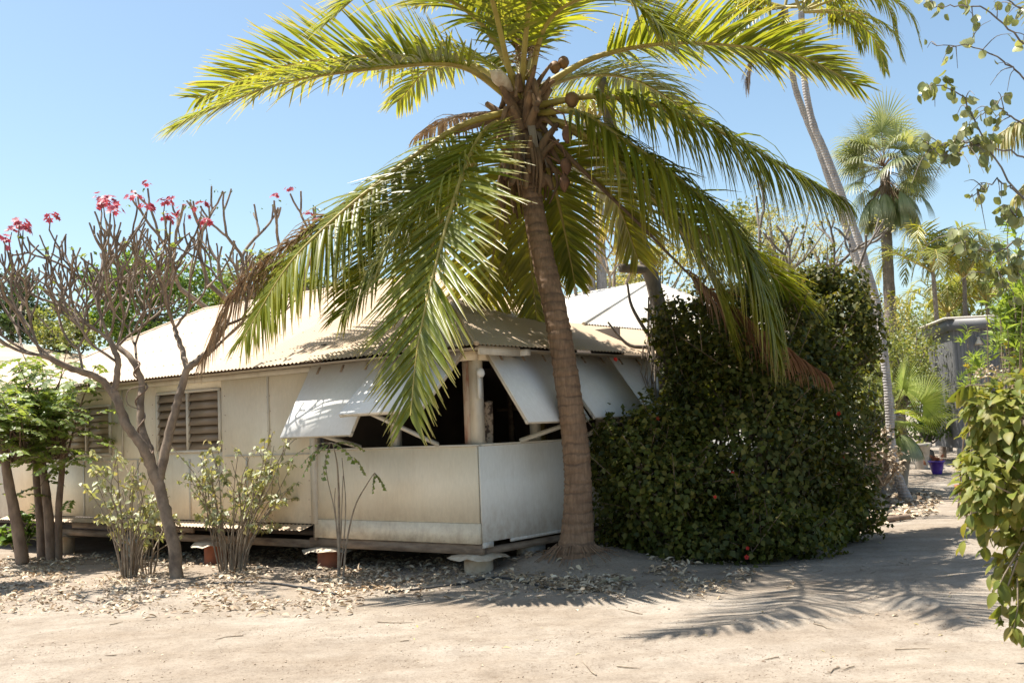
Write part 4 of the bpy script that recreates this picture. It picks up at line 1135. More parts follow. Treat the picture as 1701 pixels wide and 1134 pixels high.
shrub(245, 940, 14.4, 'thin shrub just behind the frangipani trunk', 53, 12, 1.0, .35, 200, .08)
# low straggling dry branches on the left shrub
b = W(150, 880, 12.4)

def pinnate(lf, st, p, d, L, pairs, size, rng, droop=.25):
    n = 7; P = [p]; dd = norm(d)
    for i in range(n - 1):
        dd = norm(dd + np.array([0, 0, -droop / n * 2])); P.append(P[-1] + dd * L / (n - 1))
    P = np.array(P); tube(st, P, np.linspace(.006, .002, n), 4, caps=False)
    f = np.linspace(.18, 1, pairs); i = f * (n - 1); j = np.minimum(i.astype(int), n - 2); q = P[j] + (P[j + 1] - P[j]) * (i - j)[:, None]
    T = norm(P[j + 1] - P[j]); S = norm(np.cross(T, [0, 0, 1.0])); U = np.cross(S, T)
    for sg in (1, -1):
        scatter(lf, q, S * sg + T * .35 - U * .15 + rng.normal(size=q.shape) * .12, U + rng.normal(size=q.shape) * .25, size * rng.uniform(.8, 1.15, pairs), LEAF_W)
# sapling
b = W(566, 955, 13.0); b[2] = float(gh(b[0], b[1]))
sap = thing('sapling', b, 'thin leggy sapling with drooping leaflets in front of the verandah wall', 'sapling')
rng = np.random.default_rng(61)
mb = MB(); lf = MB(); st = MB()
D = 13.0
for path, r in (([(563, 960, D), (563, 900, D), (563, 830, D), (560, 770, 12.95), (552, 735, 12.9)], 0.0231), ([(570, 960, D), (576, 900, D), (590, 840, 13.0), (612, 800, 12.9), (622, 785, 12.9)], 0.0145),
                ([(562, 910, D), (556, 850, D), (545, 800, D), (540, 770, D)], 0.0092), ([(566, 900, D), (568, 840, D), (570, 790, D)], 0.0079), ([(560, 880, D), (556, 835, D), (557, 810, D)], 0.0066), ([(566, 940, D), (572, 890, D), (574, 830, D), (568, 760, D)], 0.0092)):
    P = curve([W(*q) for q in path], 18); tube(mb, P, np.linspace(r, .005, 18), 6)
mb.build('stems', M_TWIG, sap, True)
for (px, py, dx, dy, L) in ((552, 735, -1, .15, .45), (552, 735, -.6, -.1, .4), (550, 735, .8, -.1, .35), (548, 738, -.25, -.8, .35), (556, 735, .4, .1, .32), (548, 736, -.9, -.5, .42), (622, 785, .6, -.5, .2), (622, 785, -.1, -.6, .18), (588, 760, .6, -.5, .2), (530, 745, -.7, -.6, .25)):
    pinnate(lf, st, W(px, py, 12.9), cX * dx + cU * dy + cF * rng.uniform(-.5, .2), L * 1.15, 6, .072, rng, .5)
st.build('leaf_stalk', M_TWIG, sap); lf.build('leaves', M_SENNA, sap)

# leafy little trees at the far left
def senna(px, py, d, label, seed, trunks, cx, cy, rx, ry, n):
    b = W(px, py, d); b[2] = float(gh(b[0], b[1]))
    t = thing('senna_tree', b, label, 'small tree', 'small leafy trees by the left wing'); rng = np.random.default_rng(seed)
    mb = MB()
    for path, r in trunks:
        P = curve([W(*q) for q in path], 20); tube(mb, P, np.linspace(r, r * .45, 20), 9, wob=.12, rng=rng)
    lf, st = MB(), MB()
    for k in range(n):
        q = W(cx + rng.normal() * rx * .5, cy + rng.normal() * ry * .5, d - .4 + rng.normal() * .5)
        dd = norm(np.array([rng.normal(), rng.normal() - .4, .15]))
        pinnate(lf, st, q, dd, rng.uniform(.3, .5), 7, .095, rng, .35)
        if k % 4 == 0:
            a = W(px + rng.normal() * 15, (py + cy * 2) / 3, d); tube(mb, curve([a, (a + q) / 2 + [0, 0, .1], q], 8), np.linspace(.02, .005, 8), 5, caps=False)
    mb.build('trunk', M_BARKB, t, True); st.build('leaf_stalk', M_TWIG, t); lf.build('leaves', M_SENNA, t)
senna(80, 905, 17.0, 'leafy small tree with several upright brown stems in front of the tan louvre window', 71,
      [([(86, 935, 16.8), (80, 850, 16.8), (73, 790, 16.8), (60, 690, 16.8), (50, 640, 16.8)], .085), ([(70, 930, 16.9), (66, 860, 16.9), (60, 780, 16.9), (66, 700, 16.9), (80, 650, 16.9)], .07), ([(97, 930, 16.8), (98, 840, 16.8), (104, 760, 16.8), (98, 680, 16.8), (110, 640, 16.8)], .06)], 70, 690, 76, 88, 330)
senna(35, 925, 16.4, 'thick leaning brown trunk with a sparse leafy top at the left edge', 72,
      [([(38, 935, 16.2), (28, 870, 16.2), (14, 800, 16.2), (5, 740, 16.2), (-10, 680, 16.2)], .10)], -5, 690, 50, 60, 110)
b = W(32, 880, 17.2); b[2] = float(gh(b[0], b[1]))
t = thing('leafy_plant', b, 'bright green broad leaved plant between the two brown trunks', 'plant'); rng = np.random.default_rng(73)
S = stems_plant(t, 9, .1, .7, rng, .2, M_TWIG, .01, .005); P = np.array([s[-1] - (s[-1] - s[0]) * .35 * rng.random() for s in S for _ in range(9)]); n = len(P)
mb = MB(); scatter(mb, P, rdir(rng, n) * [1, 1, .3] + [0, 0, .15], rdir(rng, n) * .4 + [0, 0, 1.0], rng.uniform(.1, .2, n), LEAF6); mb.build('leaves', M_GREEN, t, True)

# ================================================================== foreground bush, right
fbp = np.array([4.25, 6.9, 0.0]); fbp[2] = float(gh(4.25, 6.9))
fore = thing('broadleaf_bush', fbp, 'yellow green broad leaved bush leaning in at the right edge, nearest to the camera', 'bush')
def build_fore():
    rng = np.random.default_rng(80)
    E = [px_ell(1705, 720, 7.0, 88, 105, .6, .4), px_ell(1740, 830, 7.0, 125, 140, .6, .4), px_ell(1742, 950, 6.9, 75, 90, .4, .2), px_ell(1655, 690, 6.9, 48, 48, .3, .1), px_ell(1640, 800, 6.9, 42, 60, .3, .1)]
    P, N = blob_leaves(E, 3200, rng, .45, 1.06); n = len(P)
    mb = MB(); tw = MB()
    d = N * .55 + rdir(rng, n) * .55 + [-.1, -.15, -.45]
    scatter(mb, P, d, N * .5 + rdir(rng, n) * .35 + [0, -.25, .9], rng.uniform(.045, .12, n), LEAF6)
    # drooping sprays at the lower left
    for path in ([(1690, 930, 6.7), (1668, 990, 6.7), (1660, 1030, 6.7)], [(1690, 960, 6.7), (1690, 1010, 6.65), (1682, 1050, 6.65)], [(1660, 860, 6.8), (1625, 850, 6.8), (1610, 855, 6.8)], [(1640, 640, 6.9), (1610, 640, 6.9), (1595, 650, 6.9)], [(1700, 900, 6.7), (1665, 960, 6.7), (1655, 990, 6.7)]):
        Q = curve([W(*q) for q in path], 10); tube(tw, Q, np.linspace(.006, .003, 10), 5)
        m = 10; i = rng.integers(3, 10, m); scatter(mb, Q[i], rdir(rng, m) * .6 + [0, 0, -.8], rdir(rng, m) + [0, -1, .4], rng.uniform(.06, .12, m), LEAF6)
    for k in range(70):
        i = rng.integers(n); q = P[i]; a = fbp + rng.normal(size=3) * [.15, .12, 0]; 
        tube(tw, curve([a, (a * .4 + q * .6) + [0.1, 0, .12], q], 9), np.linspace(.016, .004, 9), 5, caps=False)
    mb.build('foliage', M_FORE, fore, True, True); tw.build('stems', M_TWIG, fore)
    # withered flower heads on top
    for px, py in ((1632, 622), (1650, 616), (1668, 624), (1690, 640)):
        fl = MB(); c = W(px, py, 6.85); m = 40; scatter(fl, c + rdir(rng, m) * .035, rdir(rng, m), rdir(rng, m), .02, PETAL); fl.build('dry_flower_head', M_LITTER, fore)
build_fore()

# ================================================================== right background: shed, pots, palms
def build_shed():
    D = 26.5
    a = W(1596, 765, D); gzv = float(gh(a[0], a[1]))
    c = np.array([a[0], a[1], gzv])
    ang = R(-9); e1 = np.array([math.cos(ang), math.sin(ang), 0]); e2 = np.array([-math.sin(ang), math.cos(ang), 0])
    zt = W(1562, 548, D)[2]; z0 = W(1575, 745, D)[2]
    sh = thing('shed', c, 'small grey corrugated iron shed with a flat roof at the end of the path', 'shed')
    def sheet(p, d, L, z0, z1, inward, name='wall', pitch=.085):
        n = int(L / pitch * 6) + 1; s = np.linspace(0, L, n); w = .014 * np.cos(2 * math.pi * s / pitch)
        V = np.concatenate([p + d * s[:, None] + inward * w[:, None] + [0, 0, z - p[2]] for z in (z0, z1)])
        j = np.arange(n - 1); F = np.stack([j, j + 1, n + j + 1, n + j], 1); m = MB(); m.add(V, F); return m.build(name, M_ZINC, sh, True)
    Wd, Dp = 3.4, 2.6
    f = sheet(c, e1, Wd, z0, zt, e2)
    sheet(c, e2, Dp, z0, zt, e1); sheet(c + e1 * Wd, e2, Dp, z0, zt, e1); sheet(c + e2 * Dp, e1, Wd, z0, zt, e2)
    m = MB(); b4 = [c - e1 * .12 - e2 * .15, c + e1 * (Wd + .12) - e2 * .15, c + e1 * (Wd + .12) + e2 * (Dp + .1), c - e1 * .12 + e2 * (Dp + .1)]
    hexa(m, [q * [1, 1, 0] + [0, 0, zt - .02] for q in b4], [q * [1, 1, 0] + [0, 0, zt + .24] for q in b4]); r = m.build('roof', M_ZINCF, sh)
    m = MB(); b4 = [c - e1 * .2 - e2 * .22, c + e1 * (Wd + .2) - e2 * .22, c + e1 * (Wd + .2) + e2 * (Dp + .2), c - e1 * .2 + e2 * (Dp + .2)]
    hexa(m, [q * [1, 1, 0] + [0, 0, zt + .243] for q in b4], [q * [1, 1, 0] + [0, 0, zt + .29] for q in b4]); m.build('roof_sheet', M_ROOFW, r)
    m = MB(); hexa(m, [c + e1 * k - e2 * j + [0, 0, .02] for k, j in ((-.03, .03), (Wd, .03), (Wd, -.2), (-.03, -.2))], [c + e1 * k - e2 * j + [0, 0, z0 - gzv - .003] for k, j in ((-.03, .03), (Wd, .03), (Wd, -.2), (-.03, -.2))]); m.build('plinth', M_BLOCK, sh)
    m = MB(); q = c + e1 * .95 - e2 * .035; hexa(m, [q + [0, 0, zt - gzv - .42], q + e1 * 1.6 + [0, 0, zt - gzv - .42], q + e1 * 1.6 + e2 * .02 + [0, 0, zt - gzv - .42], q + e2 * .02 + [0, 0, zt - gzv - .42]],
         [q + [0, 0, zt - gzv - .30], q + e1 * 1.6 + [0, 0, zt - gzv - .30], q + e1 * 1.6 + e2 * .02 + [0, 0, zt - gzv - .30], q + e2 * .02 + [0, 0, zt - gzv - .30]]); m.build('vent_slot', M_DARK, sh)
    m = MB(); q = c + e1 * .58 - e2 * .16; z = zt - .42
    lathe(m, (q[0], q[1], z), [(.0, .2), (.03, .19), (.035, .13), (.085, .05), (.1, 0), (0, .01)], 12); tube(m, [q * [1, 1, 0] + [0, 0, z + .18], q * [1, 1, 0] + e2 * .15 + [0, 0, z + .2]], .015, 6); m.build('wall_lamp', M_CAP, sh, True)
    # pots
    for (px, py, d, mat, lab, r, h) in ((1557, 788, 24.5, M_PURPLE, 'purple glazed flower pot at the end of the path', .17, .30), (1612, 838, 19.5, M_TERRA, 'terracotta pot half hidden by the near bush', .22, .36), (1530, 760, 25.5, M_BLOCK, 'pale stone urn beside the purple pot', .22, .6)):
        q = W(px, py, d); q[2] = float(gh(q[0], q[1]))
        t = thing('plant_pot', q, lab, 'pot', 'plant pots by the path'); m = MB()
        lathe(m, q, [(r * .6, 0), (r * .8, h * .4), (r, h * .86), (r * 1.12, h * .87), (r * 1.12, h), (r * .95, h), (r * .9, h * .88), (0, h * .86)], 20); m.build('pot', mat, t, True)
        lm = MB(); rg = np.random.default_rng(px); k = 40; scatter(lm, q + [0, 0, h * .9] + rg.normal(size=(k, 3)) * [r * .4, r * .4, .05], rdir(rg, k) + [0, 0, .6], rdir(rg, k) + [0, 0, 1], rg.uniform(.08, .16, k), LEAF2); lm.build('plant', M_SUNNY if mat is not M_PURPLE else M_TERRA, t)
build_shed()

def fan_leaf(lf, st, p, d, up, Rr, n=26, arc=280, petiole=.6, droop=.12, k=5, w=1.0):
    d = norm(d); hub = np.asarray(p) + d * petiole
    tube(st, curve([p, p + d * petiole * .5 + np.array([0, 0, .03]), hub], 6), [.018, .015, .012, .012, .01, .008], 5, caps=False)
    S = norm(np.cross(d, up)); U = np.cross(S, d)
    a = np.radians(np.linspace(-arc / 2, arc / 2, n)); 
    dirs = d * np.cos(a)[:, None] + S * np.sin(a)[:, None] + U * (.12 * np.cos(a * 2))[:, None]; dirs = norm(dirs)
    ln = Rr * (.72 + .28 * np.cos(a * .5)); wd = norm(np.cross(dirs, U[None]))
    pts = [np.repeat(hub[None], n, 0)]; dd = dirs
    for q in range(1, k):
        dd = norm(dd + np.array([0, 0, -droop]) * q * .5); pts.append(pts[-1] + dd * (ln / (k - 1))[:, None])
    C_ = np.stack(pts, 1); x = np.linspace(0, 1, k)
    hw = (Rr * R(arc) / n * .55 * np.array([.06, .55, .8, .55, .05])[:k] * w)[None, :, None]
    V = np.stack([C_ + wd[:, None] * hw, C_ - wd[:, None] * hw], 2)
    base = (np.arange(n) * k * 2)[:, None]; i = np.arange(k - 1)[None] * 2
    F = np.stack([base + i, base + i + 1, base + i + 3, base + i + 2], -1).reshape(-1, 4)
    lf.add(V.reshape(-1, 3), F, np.broadcast_to(x[None, :, None], (n, k, 2)).reshape(-1))

# tall fan palm
def fan_palm():
    D = 31.0
    b = W(1478, 720, D); b[2] = float(gh(b[0], b[1])); c = W(1470, 285, D); rng = np.random.default_rng(90)
    t = thing('fan_palm', b, 'tall fan palm with a shaggy skirt of hanging leaves against the sky', 'palm tree')
    mb = MB(); P = curve([b - [0, 0, .1], W(1480, 560, D), W(1473, 400, D), c], 60); tube(mb, P, np.linspace(.19, .14, 60) + rng.normal(size=60) * .004, 12); mb.build('trunk', M_GREYP, t, True)
    lf, st, dl = MB(), MB(), MB()
    for k in range(40):
        a = rng.random() * 6.283; el = rng.uniform(-.55, 1.3)
        d = np.array([math.cos(a) * math.cos(el), math.sin(a) * math.cos(el), math.sin(el)])
        fan_leaf(lf, st, c + [0, 0, .1 + .2 * el], d, norm(np.array([0, 0, 1.0]) + rng.normal(size=3) * .45) if abs(d[2]) < .9 else norm(rng.normal(size=3)), rng.uniform(.8, 1.15), 30, rng.uniform(150, 240), rng.uniform(.6, 1.05), rng.uniform(.1, .34) if el < .7 else .08, w=.42)
    for k in range(36):
        a = rng.random() * 6.283; d = np.array([math.cos(a), math.sin(a), -.5 - 1.6 * rng.random()])
        fan_leaf(dl, st, c + [0, 0, -.15 - rng.random() * .35], d, norm([math.cos(a), math.sin(a), .6]), rng.uniform(.8, 1.2), 14, rng.uniform(35, 80), rng.uniform(.4, 1.1), .5, w=.6)
    st.build('petioles', M_RACH_D, t); lf.build('crown', M_FAN, t, False, True); dl.build('hanging_leaves', M_FAN, t, False, True)
fan_palm()

# young fan palm beside the path
def young_fan():
    b = W(1492, 820, 22.5); b[2] = float(gh(b[0], b[1])); rng = np.random.default_rng(93)
    t = thing('fan_palm', b, 'low bright green fan palm beside the path', 'palm tree')
    mb = MB(); tube(mb, curve([b - [0, 0, .1], W(1498, 760, 22.5), W(1490, 690, 22.5)], 20), np.linspace(.16, .13, 20), 10, wob=.2, rng=rng); mb.build('trunk', M_FIBRE_G, t, True)
    lf, st, dl = MB(), MB(), MB(); c = W(1484, 690, 22.5)
    for (dx, dy, dz, pl, rr) in ((.5, .9, -.2, .75, .75), (1, .35, -.4, .8, .75), (1, .05, -.2, .85, .65), (.1, .2, -1, .6, .75), (-.5, .9, .2, .6, .6), (-.9, .3, -.3, .5, .6), (.7, -.2, -.7, .5, .7), (.15, 1, .3, .7, .6), (-.3, -.4, -.8, .4, .7), (.9, .8, .4, .7, .6)):
        fan_leaf(lf, st, c, cX * (dx * .8 - .15) + cU * dy + cF * dz, norm(np.array([0, -.4, 1.0]) + rng.normal(size=3) * .35), rr, 44, 215, pl * .8, .09, w=.42)
    for k in range(12):
        a = rng.random() * 6.283; fan_leaf(dl, st, c - [0, 0, .15], np.array([math.cos(a), math.sin(a), -1.0]), norm([math.cos(a), math.sin(a), .6]), .65, 22, 150, .35, .3)
    st.build('petioles', M_RACH, t); lf.build('crown', M_FANG, t, False, True); dl.build('hanging_leaves', M_FAN, t, False, True)
young_fan()

# two tall pale palms leaning together
def tall_palm(path, r0, r1, label, seed, fronds, base_py):
    P0 = W(*path[0]); P0[2] = float(gh(P0[0], P0[1])); rng = np.random.default_rng(seed)
    t = thing('tall_palm', P0, label, 'palm tree', 'tall pale palms beside the path')
    P = curve([P0 - [0, 0, .1]] + [W(*q) for q in path[1:]], 90); mb = MB(); u = np.linspace(0, 1, 90)
    tube(mb, P, r0 + (r1 - r0) * u + .06 * np.exp(-u / .03) + rng.normal(size=90) * .003, 12); mb.build('trunk', M_PALE, t, True)
    c = P[-1]
    for i, (dx, dy, dz, L, lm) in enumerate(fronds):
        d = cX * dx + cU * dy + cF * dz; d = norm(d); h = d * [1, 1, 0]
        pts = [c, c + d * L * .33, c + d * L * .62 - [0, 0, L * .06], c + d * L * .62 + h * L * .25 - [0, 0, L * .28], c + d * L * .62 + h * L * .33 - [0, 0, L * .55]]
        frond(t, pts, seed=seed * 10 + i, n_leaf=46, lmax=.62, width=.055, droop=.3, stations=5, lm=lm, rm=M_RACH if lm is not M_FROND_D else M_RACH_D, rw=(.035, .006))
tall_palm([(1508, 832, 20.8), (1484, 760, 20.8), (1474, 640, 20.8), (1460, 520, 20.8), (1442, 452, 20.8), (1420, 381, 20.8), (1371, 254, 20.8), (1351, 206, 20.8), (1337, 139, 20.8), (1333, 70, 20.8), (1331, 20, 20.8)], .085, .058,
          'tall pale palm leaning left beside the path, the nearer of two', 95, [(.8, .5, 0, 2.2, M_FROND), (.4, .9, .3, 2.1, M_FROND), (-.3, .9, .2, 2.1, M_FROND), (.7, -.1, -.5, 2.0, M_FROND), (1, .1, .4, 2.1, M_FROND), (.9, .25, -.4, 2.3, M_FROND)], 0)
tall_palm([(1492, 810, 22.4), (1482, 700, 22.4), (1466, 580, 22.4), (1450, 520, 22.4), (1430, 448, 22.4), (1398, 357, 22.4), (1359, 246, 22.4), (1335, 186, 22.4), (1319, 137, 22.4), (1311, 71, 22.4), (1304, 12, 22.4)], .088, .060,
          'tall pale palm leaning left beside the path, the farther of two', 96, [(-.9, .15, 0, 1.6, M_FROND), (-.8, -.25, -.4, 1.5, M_FROND), (-.9, .3, .2, 1.7, M_FROND), (-.2, -.8, -.3, 1.2, M_FROND), (.9, .3, .2, 2.0, M_FROND), (.5, -.2, -.6, 1.9, M_FROND), (-.6, -.9, -.2, 1.7, M_FROND_D), (-.9, -.1, -.1, 2.0, M_FROND), (.2, .9, .1, 1.9, M_FROND)], 0)

# feathery palms behind the shed
def feather_palm(px, py, d, base_py, label, seed, n, L, lean=0):
    c = W(px, py, d); b = W(px + lean, base_py, d); b[2] = float(gh(b[0], b[1])); rng = np.random.default_rng(seed)
    t = thing('feather_palm', b, label, 'palm tree', 'feathery palms behind the shed')
    mb = MB(); tube(mb, curve([b - [0, 0, .1], (b + c) / 2 + [.05, 0, 0], c], 24), np.linspace(.10, .06, 24), 8); mb.build('trunk', M_GREYP, t, True)
    for i in range(n):
        a = i * 2.399 + rng.random() * .5; el = rng.uniform(.35, 1.3); l = L * rng.uniform(.8, 1.1)
        d_ = np.array([math.cos(a) * math.cos(el), math.sin(a) * math.cos(el), math.sin(el)]); h = d_ * [1, 1, 0]
        pts = [c, c + d_ * l * .4, c + d_ * l * .65 + h * l * .12, c + d_ * l * .65 + h * l * .45 - [0, 0, l * .16], c + d_ * l * .6 + h * l * .65 - [0, 0, l * .42]]
        frond(t, pts, seed=seed * 20 + i, n_leaf=30, lmax=.42 * L / 1.6, width=.05, droop=.14, stations=4, lm=M_FROND_Y if i % 3 == 0 else M_SUNNY, rw=(.025, .005), vang=20)
feather_palm(1550, 452, 29.5, 700, 'feathery palm with a thin trunk standing left behind the shed', 101, 14, 2.0, 12)
feather_palm(1602, 462, 30.5, 700, 'feathery palm directly above the shed roof', 102, 13, 1.8, -5)
feather_palm(1640, 500, 32, 700, 'lower feathery palm behind the right end of the shed', 103, 11, 1.9)
feather_palm(1575, 520, 33, 720, 'short feathery palm deepest behind the shed', 104, 11, 1.8)

# leafy background trees and shrubs
def leafy_tree(name, label, cat, px, py, d, rx, ry, rd, base_py, n, size, lm, seed, bark=None, tpl=None, clumps=26, group=None, dense=.34, trunk_r=.12, top_px=None):
    c = W(px, py, d); r = np.array([rx * d / FPX, rd, ry * d / FPX])
    b = c.copy(); b[2] = 0; b[2] = float(gh(b[0], b[1])); rng = np.random.default_rng(seed)
    t = thing(name, b, label, cat, group)
    cc = c + rdir(rng, clumps) * r * (rng.random((clumps, 1)) ** .45); cr = rng.uniform(.6, 1.2, clumps) * dense * min(r[0], r[2])
    mb = MB(); q = c - [0, 0, r[2] * .7]
    tube(mb, curve([b - [0, 0, .1], (b + q) / 2 + [rng.normal() * .1, 0, 0], q, c], 14), np.linspace(trunk_r, trunk_r * .4, 14), 8)
    for k in range(clumps):
        tube(mb, curve([q + (c - q) * rng.random() * .7, (q + cc[k]) / 2 + rng.normal(size=3) * .1, cc[k]], 7), np.linspace(trunk_r * .35, .01, 7), 5, caps=False)
    mb.build('trunk', bark or M_BARKG, t, True)
    per = n // clumps; lf = MB()
    for k in range(clumps):
        p = cc[k] + rng.normal(size=(per, 3)) * cr[k] * [1, 1, .75] * .6
        ok = p[:, 2] > b[2] + .03
        p = p[ok]; m = len(p)
        scatter(lf, p, rdir(rng, m) + [0, 0, -.2], rdir(rng, m) * .8 + [0, 0, .9], rng.uniform(.65, 1.3, m) * size, tpl or LEAF2)
    lf.build('crown', lm, t)
    return t
G1 = 'leafy trees behind the tan roof'
leafy_tree('leafy_tree', 'bright green tree showing through the frangipani branches above the roof', 'tree', 250, 500, 27, 130, 85, 1.8, 0, 9000, .13, M_GREEN, 111, group=G1, clumps=34)
leafy_tree('leafy_tree', 'light green tree above the roof ridge, left of the dead frond', 'tree', 420, 480, 28, 110, 55, 1.8, 0, 3200, .13, M_SUNNY, 112, group=G1, clumps=26)
leafy_tree('leafy_tree', 'green tree low behind the ridge under the arching fronds', 'tree', 560, 480, 29, 90, 40, 1.6, 0, 3000, .13, M_SUNNY, 113, group=G1, clumps=18)
leafy_tree('leafy_tree', 'dark green tree at the left edge behind the low wing roof', 'tree', 20, 510, 29, 75, 60, 1.6, 0, 4000, .14, M_DARKG, 114, group=G1)
leafy_tree('leafy_tree', 'yellow green tree low behind the left hip of the roof', 'tree', 110, 545, 25, 60, 45, 1.2, 0, 2500, .11, M_SUNNY, 115, group=G1)
G2 = 'sunlit trees and shrubs beyond the bush'
leafy_tree('wispy_tree', 'wispy pale tree with thin yellowish foliage above the dark bush', 'tree', 1290, 420, 24, 90, 95, 1.4, 0, 2600, .10, M_WISP, 121, tpl=LEAF_N, group=G2, clumps=30, dense=.4)
leafy_tree('wispy_tree', 'second wispy pale tree left of the leaning pale palms', 'tree', 1375, 440, 25, 70, 70, 1.2, 0, 1700, .10, M_WISP, 122, tpl=LEAF_N, group=G2, clumps=24, dense=.4)
leafy_tree('leafy_tree', 'feathery green tree showing between the hanging fronds on the right', 'tree', 1235, 400, 27, 60, 70, 1.2, 0, 2200, .10, M_SUNNY, 123, group=G2)
leafy_tree('shrub', 'sunlit dry shrub left of the shed, behind the low fan palm', 'shrub', 1495, 620, 27, 75, 110, 1.2, 0, 4200, .09, M_SUNNY, 124, group=G2, clumps=30)
leafy_tree('shrub', 'pale twiggy shrub below the fan palm trunk', 'shrub', 1455, 560, 29, 60, 90, 1.0, 0, 2200, .09, M_WISP, 125, group=G2)
leafy_tree('shrub', 'green shrub against the left wall of the shed', 'shrub', 1535, 690, 27.5, 38, 75, .6, 0, 2200, .09, M_GREEN, 126, group=G2)
leafy_tree('shrub', 'brown half dead shrub at the foot of the pale palms', 'shrub', 1455, 770, 20.2, 45, 55, .6, 0, 1500, .08, M_LITTER, 127, group=G2, clumps=18, bark=M_TWIG)
leafy_tree('shrub', 'green shrub hugging the pale palm trunks at head height', 'shrub', 1450, 680, 21.6, 32, 75, .5, 0, 1500, .09, M_SUNNY, 128, group=G2)
leafy_tree('leafy_tree', 'green tree rising behind the shed roof', 'tree', 1625, 520, 35, 110, 90, 2.0, 0, 3600, .15, M_SUNNY, 129, group=G2, clumps=30)
leafy_tree('leafy_tree', 'distant green tree between the fan palm and the shed', 'tree', 1530, 560, 38, 95, 80, 1.6, 0, 3400, .15, M_SUNNY, 130, group=G2, clumps=30)
leafy_tree('leafy_tree', 'pale green tree far behind the dark bush', 'tree', 1350, 560, 34, 170, 110, 2, 0, 5000, .16, M_WISP, 131, group=G2, clumps=40)
leafy_tree('leafy_tree', 'pale tree behind the leaning grey trunk', 'tree', 1090, 470, 33, 130, 80, 2, 0, 3500, .14, M_WISP, 132, group=G2, clumps=34, dense=.4)
# two pale trunks far behind the palm
for px, d, lab in ((980, 30, 'thin pale trunk far behind the palm, the left of a pair'), (999, 30, 'thin pale trunk far behind the palm, the right of a pair')):
    b = W(px + 4, 600, d); b[2] = 0; t = thing('palm_stem', b, lab, 'palm tree', 'pair of thin pale trunks far behind the palm')
    mb = MB(); tube(mb, curve([b, W(px, 450, d), W(px - 4, 330, d), W(px - 8, 200, d)], 30), np.linspace(.16, .12, 30), 9); mb.build('trunk', M_PALE, t, True)
    for i in range(7):
        c = W(px - 8, 200, d); a = i * .9; h = np.array([math.cos(a), math.sin(a), 0])
        frond(t, [c, c + h * .5 + [0, 0, .5], c + h * 1.2 + [0, 0, .5], c + h * 1.7 + [0, 0, -.1]], seed=700 + i + px, n_leaf=26, lmax=.5, stations=4, width=.05)

# oleanders
def oleander(px, py, d, label, seed, n_sh, rx, ry):
    b = W(px, 760, d); b[2] = 0; b[2] = float(gh(b[0], b[1])); rng = np.random.default_rng(seed)
    t = thing('oleander_bush', b, label, 'bush', 'yellow flowered oleanders in front of the shed')
    lf, st, fl = MB(), MB(), MB()
    for k in range(n_sh):
        q = W(px + rng.normal() * rx, py + rng.normal() * ry, d + rng.normal() * .4); dd = norm(np.array([rng.normal() * .5, rng.normal() * .5, .8]))
        a = b + [rng.normal() * .15, rng.normal() * .15, 0]; tube(st, curve([a, (a + q) / 2 + rng.normal(size=3) * .1, q], 8), np.linspace(.018, .005, 8), 5, caps=False)
        m = 26; f = rng.random((m, 1)) * .32
        scatter(lf, q - dd * f, norm(rdir(rng, m) * [1, 1, .6] + dd * .75), rdir(rng, m) * .4 + dd, rng.uniform(.14, .22, m), LEAF_N)
    st.build('stems', M_TWIG, t); lf.build('foliage', M_OLE, t)
    for k in range(4):
        q = W(px + rng.normal() * rx, py + ry * .8 + rng.normal() * ry * .4, d - .5); m = MB(); scatter(m, np.repeat(q[None], 6, 0), rdir(rng, 6) + [0, 0, .6], rdir(rng, 6), .06, PETAL); m.build('flower', M_YEL, t)
oleander(1703, 520, 15.0, 'bright green oleander at the right edge above the near bush', 141, 120, 22, 55)
oleander(1612, 600, 17.0, 'small oleander in front of the shed wall', 142, 10, 15, 24)
oleander(1560, 1000, 60.0, 'x', 143, 0, 1, 1) if False else None

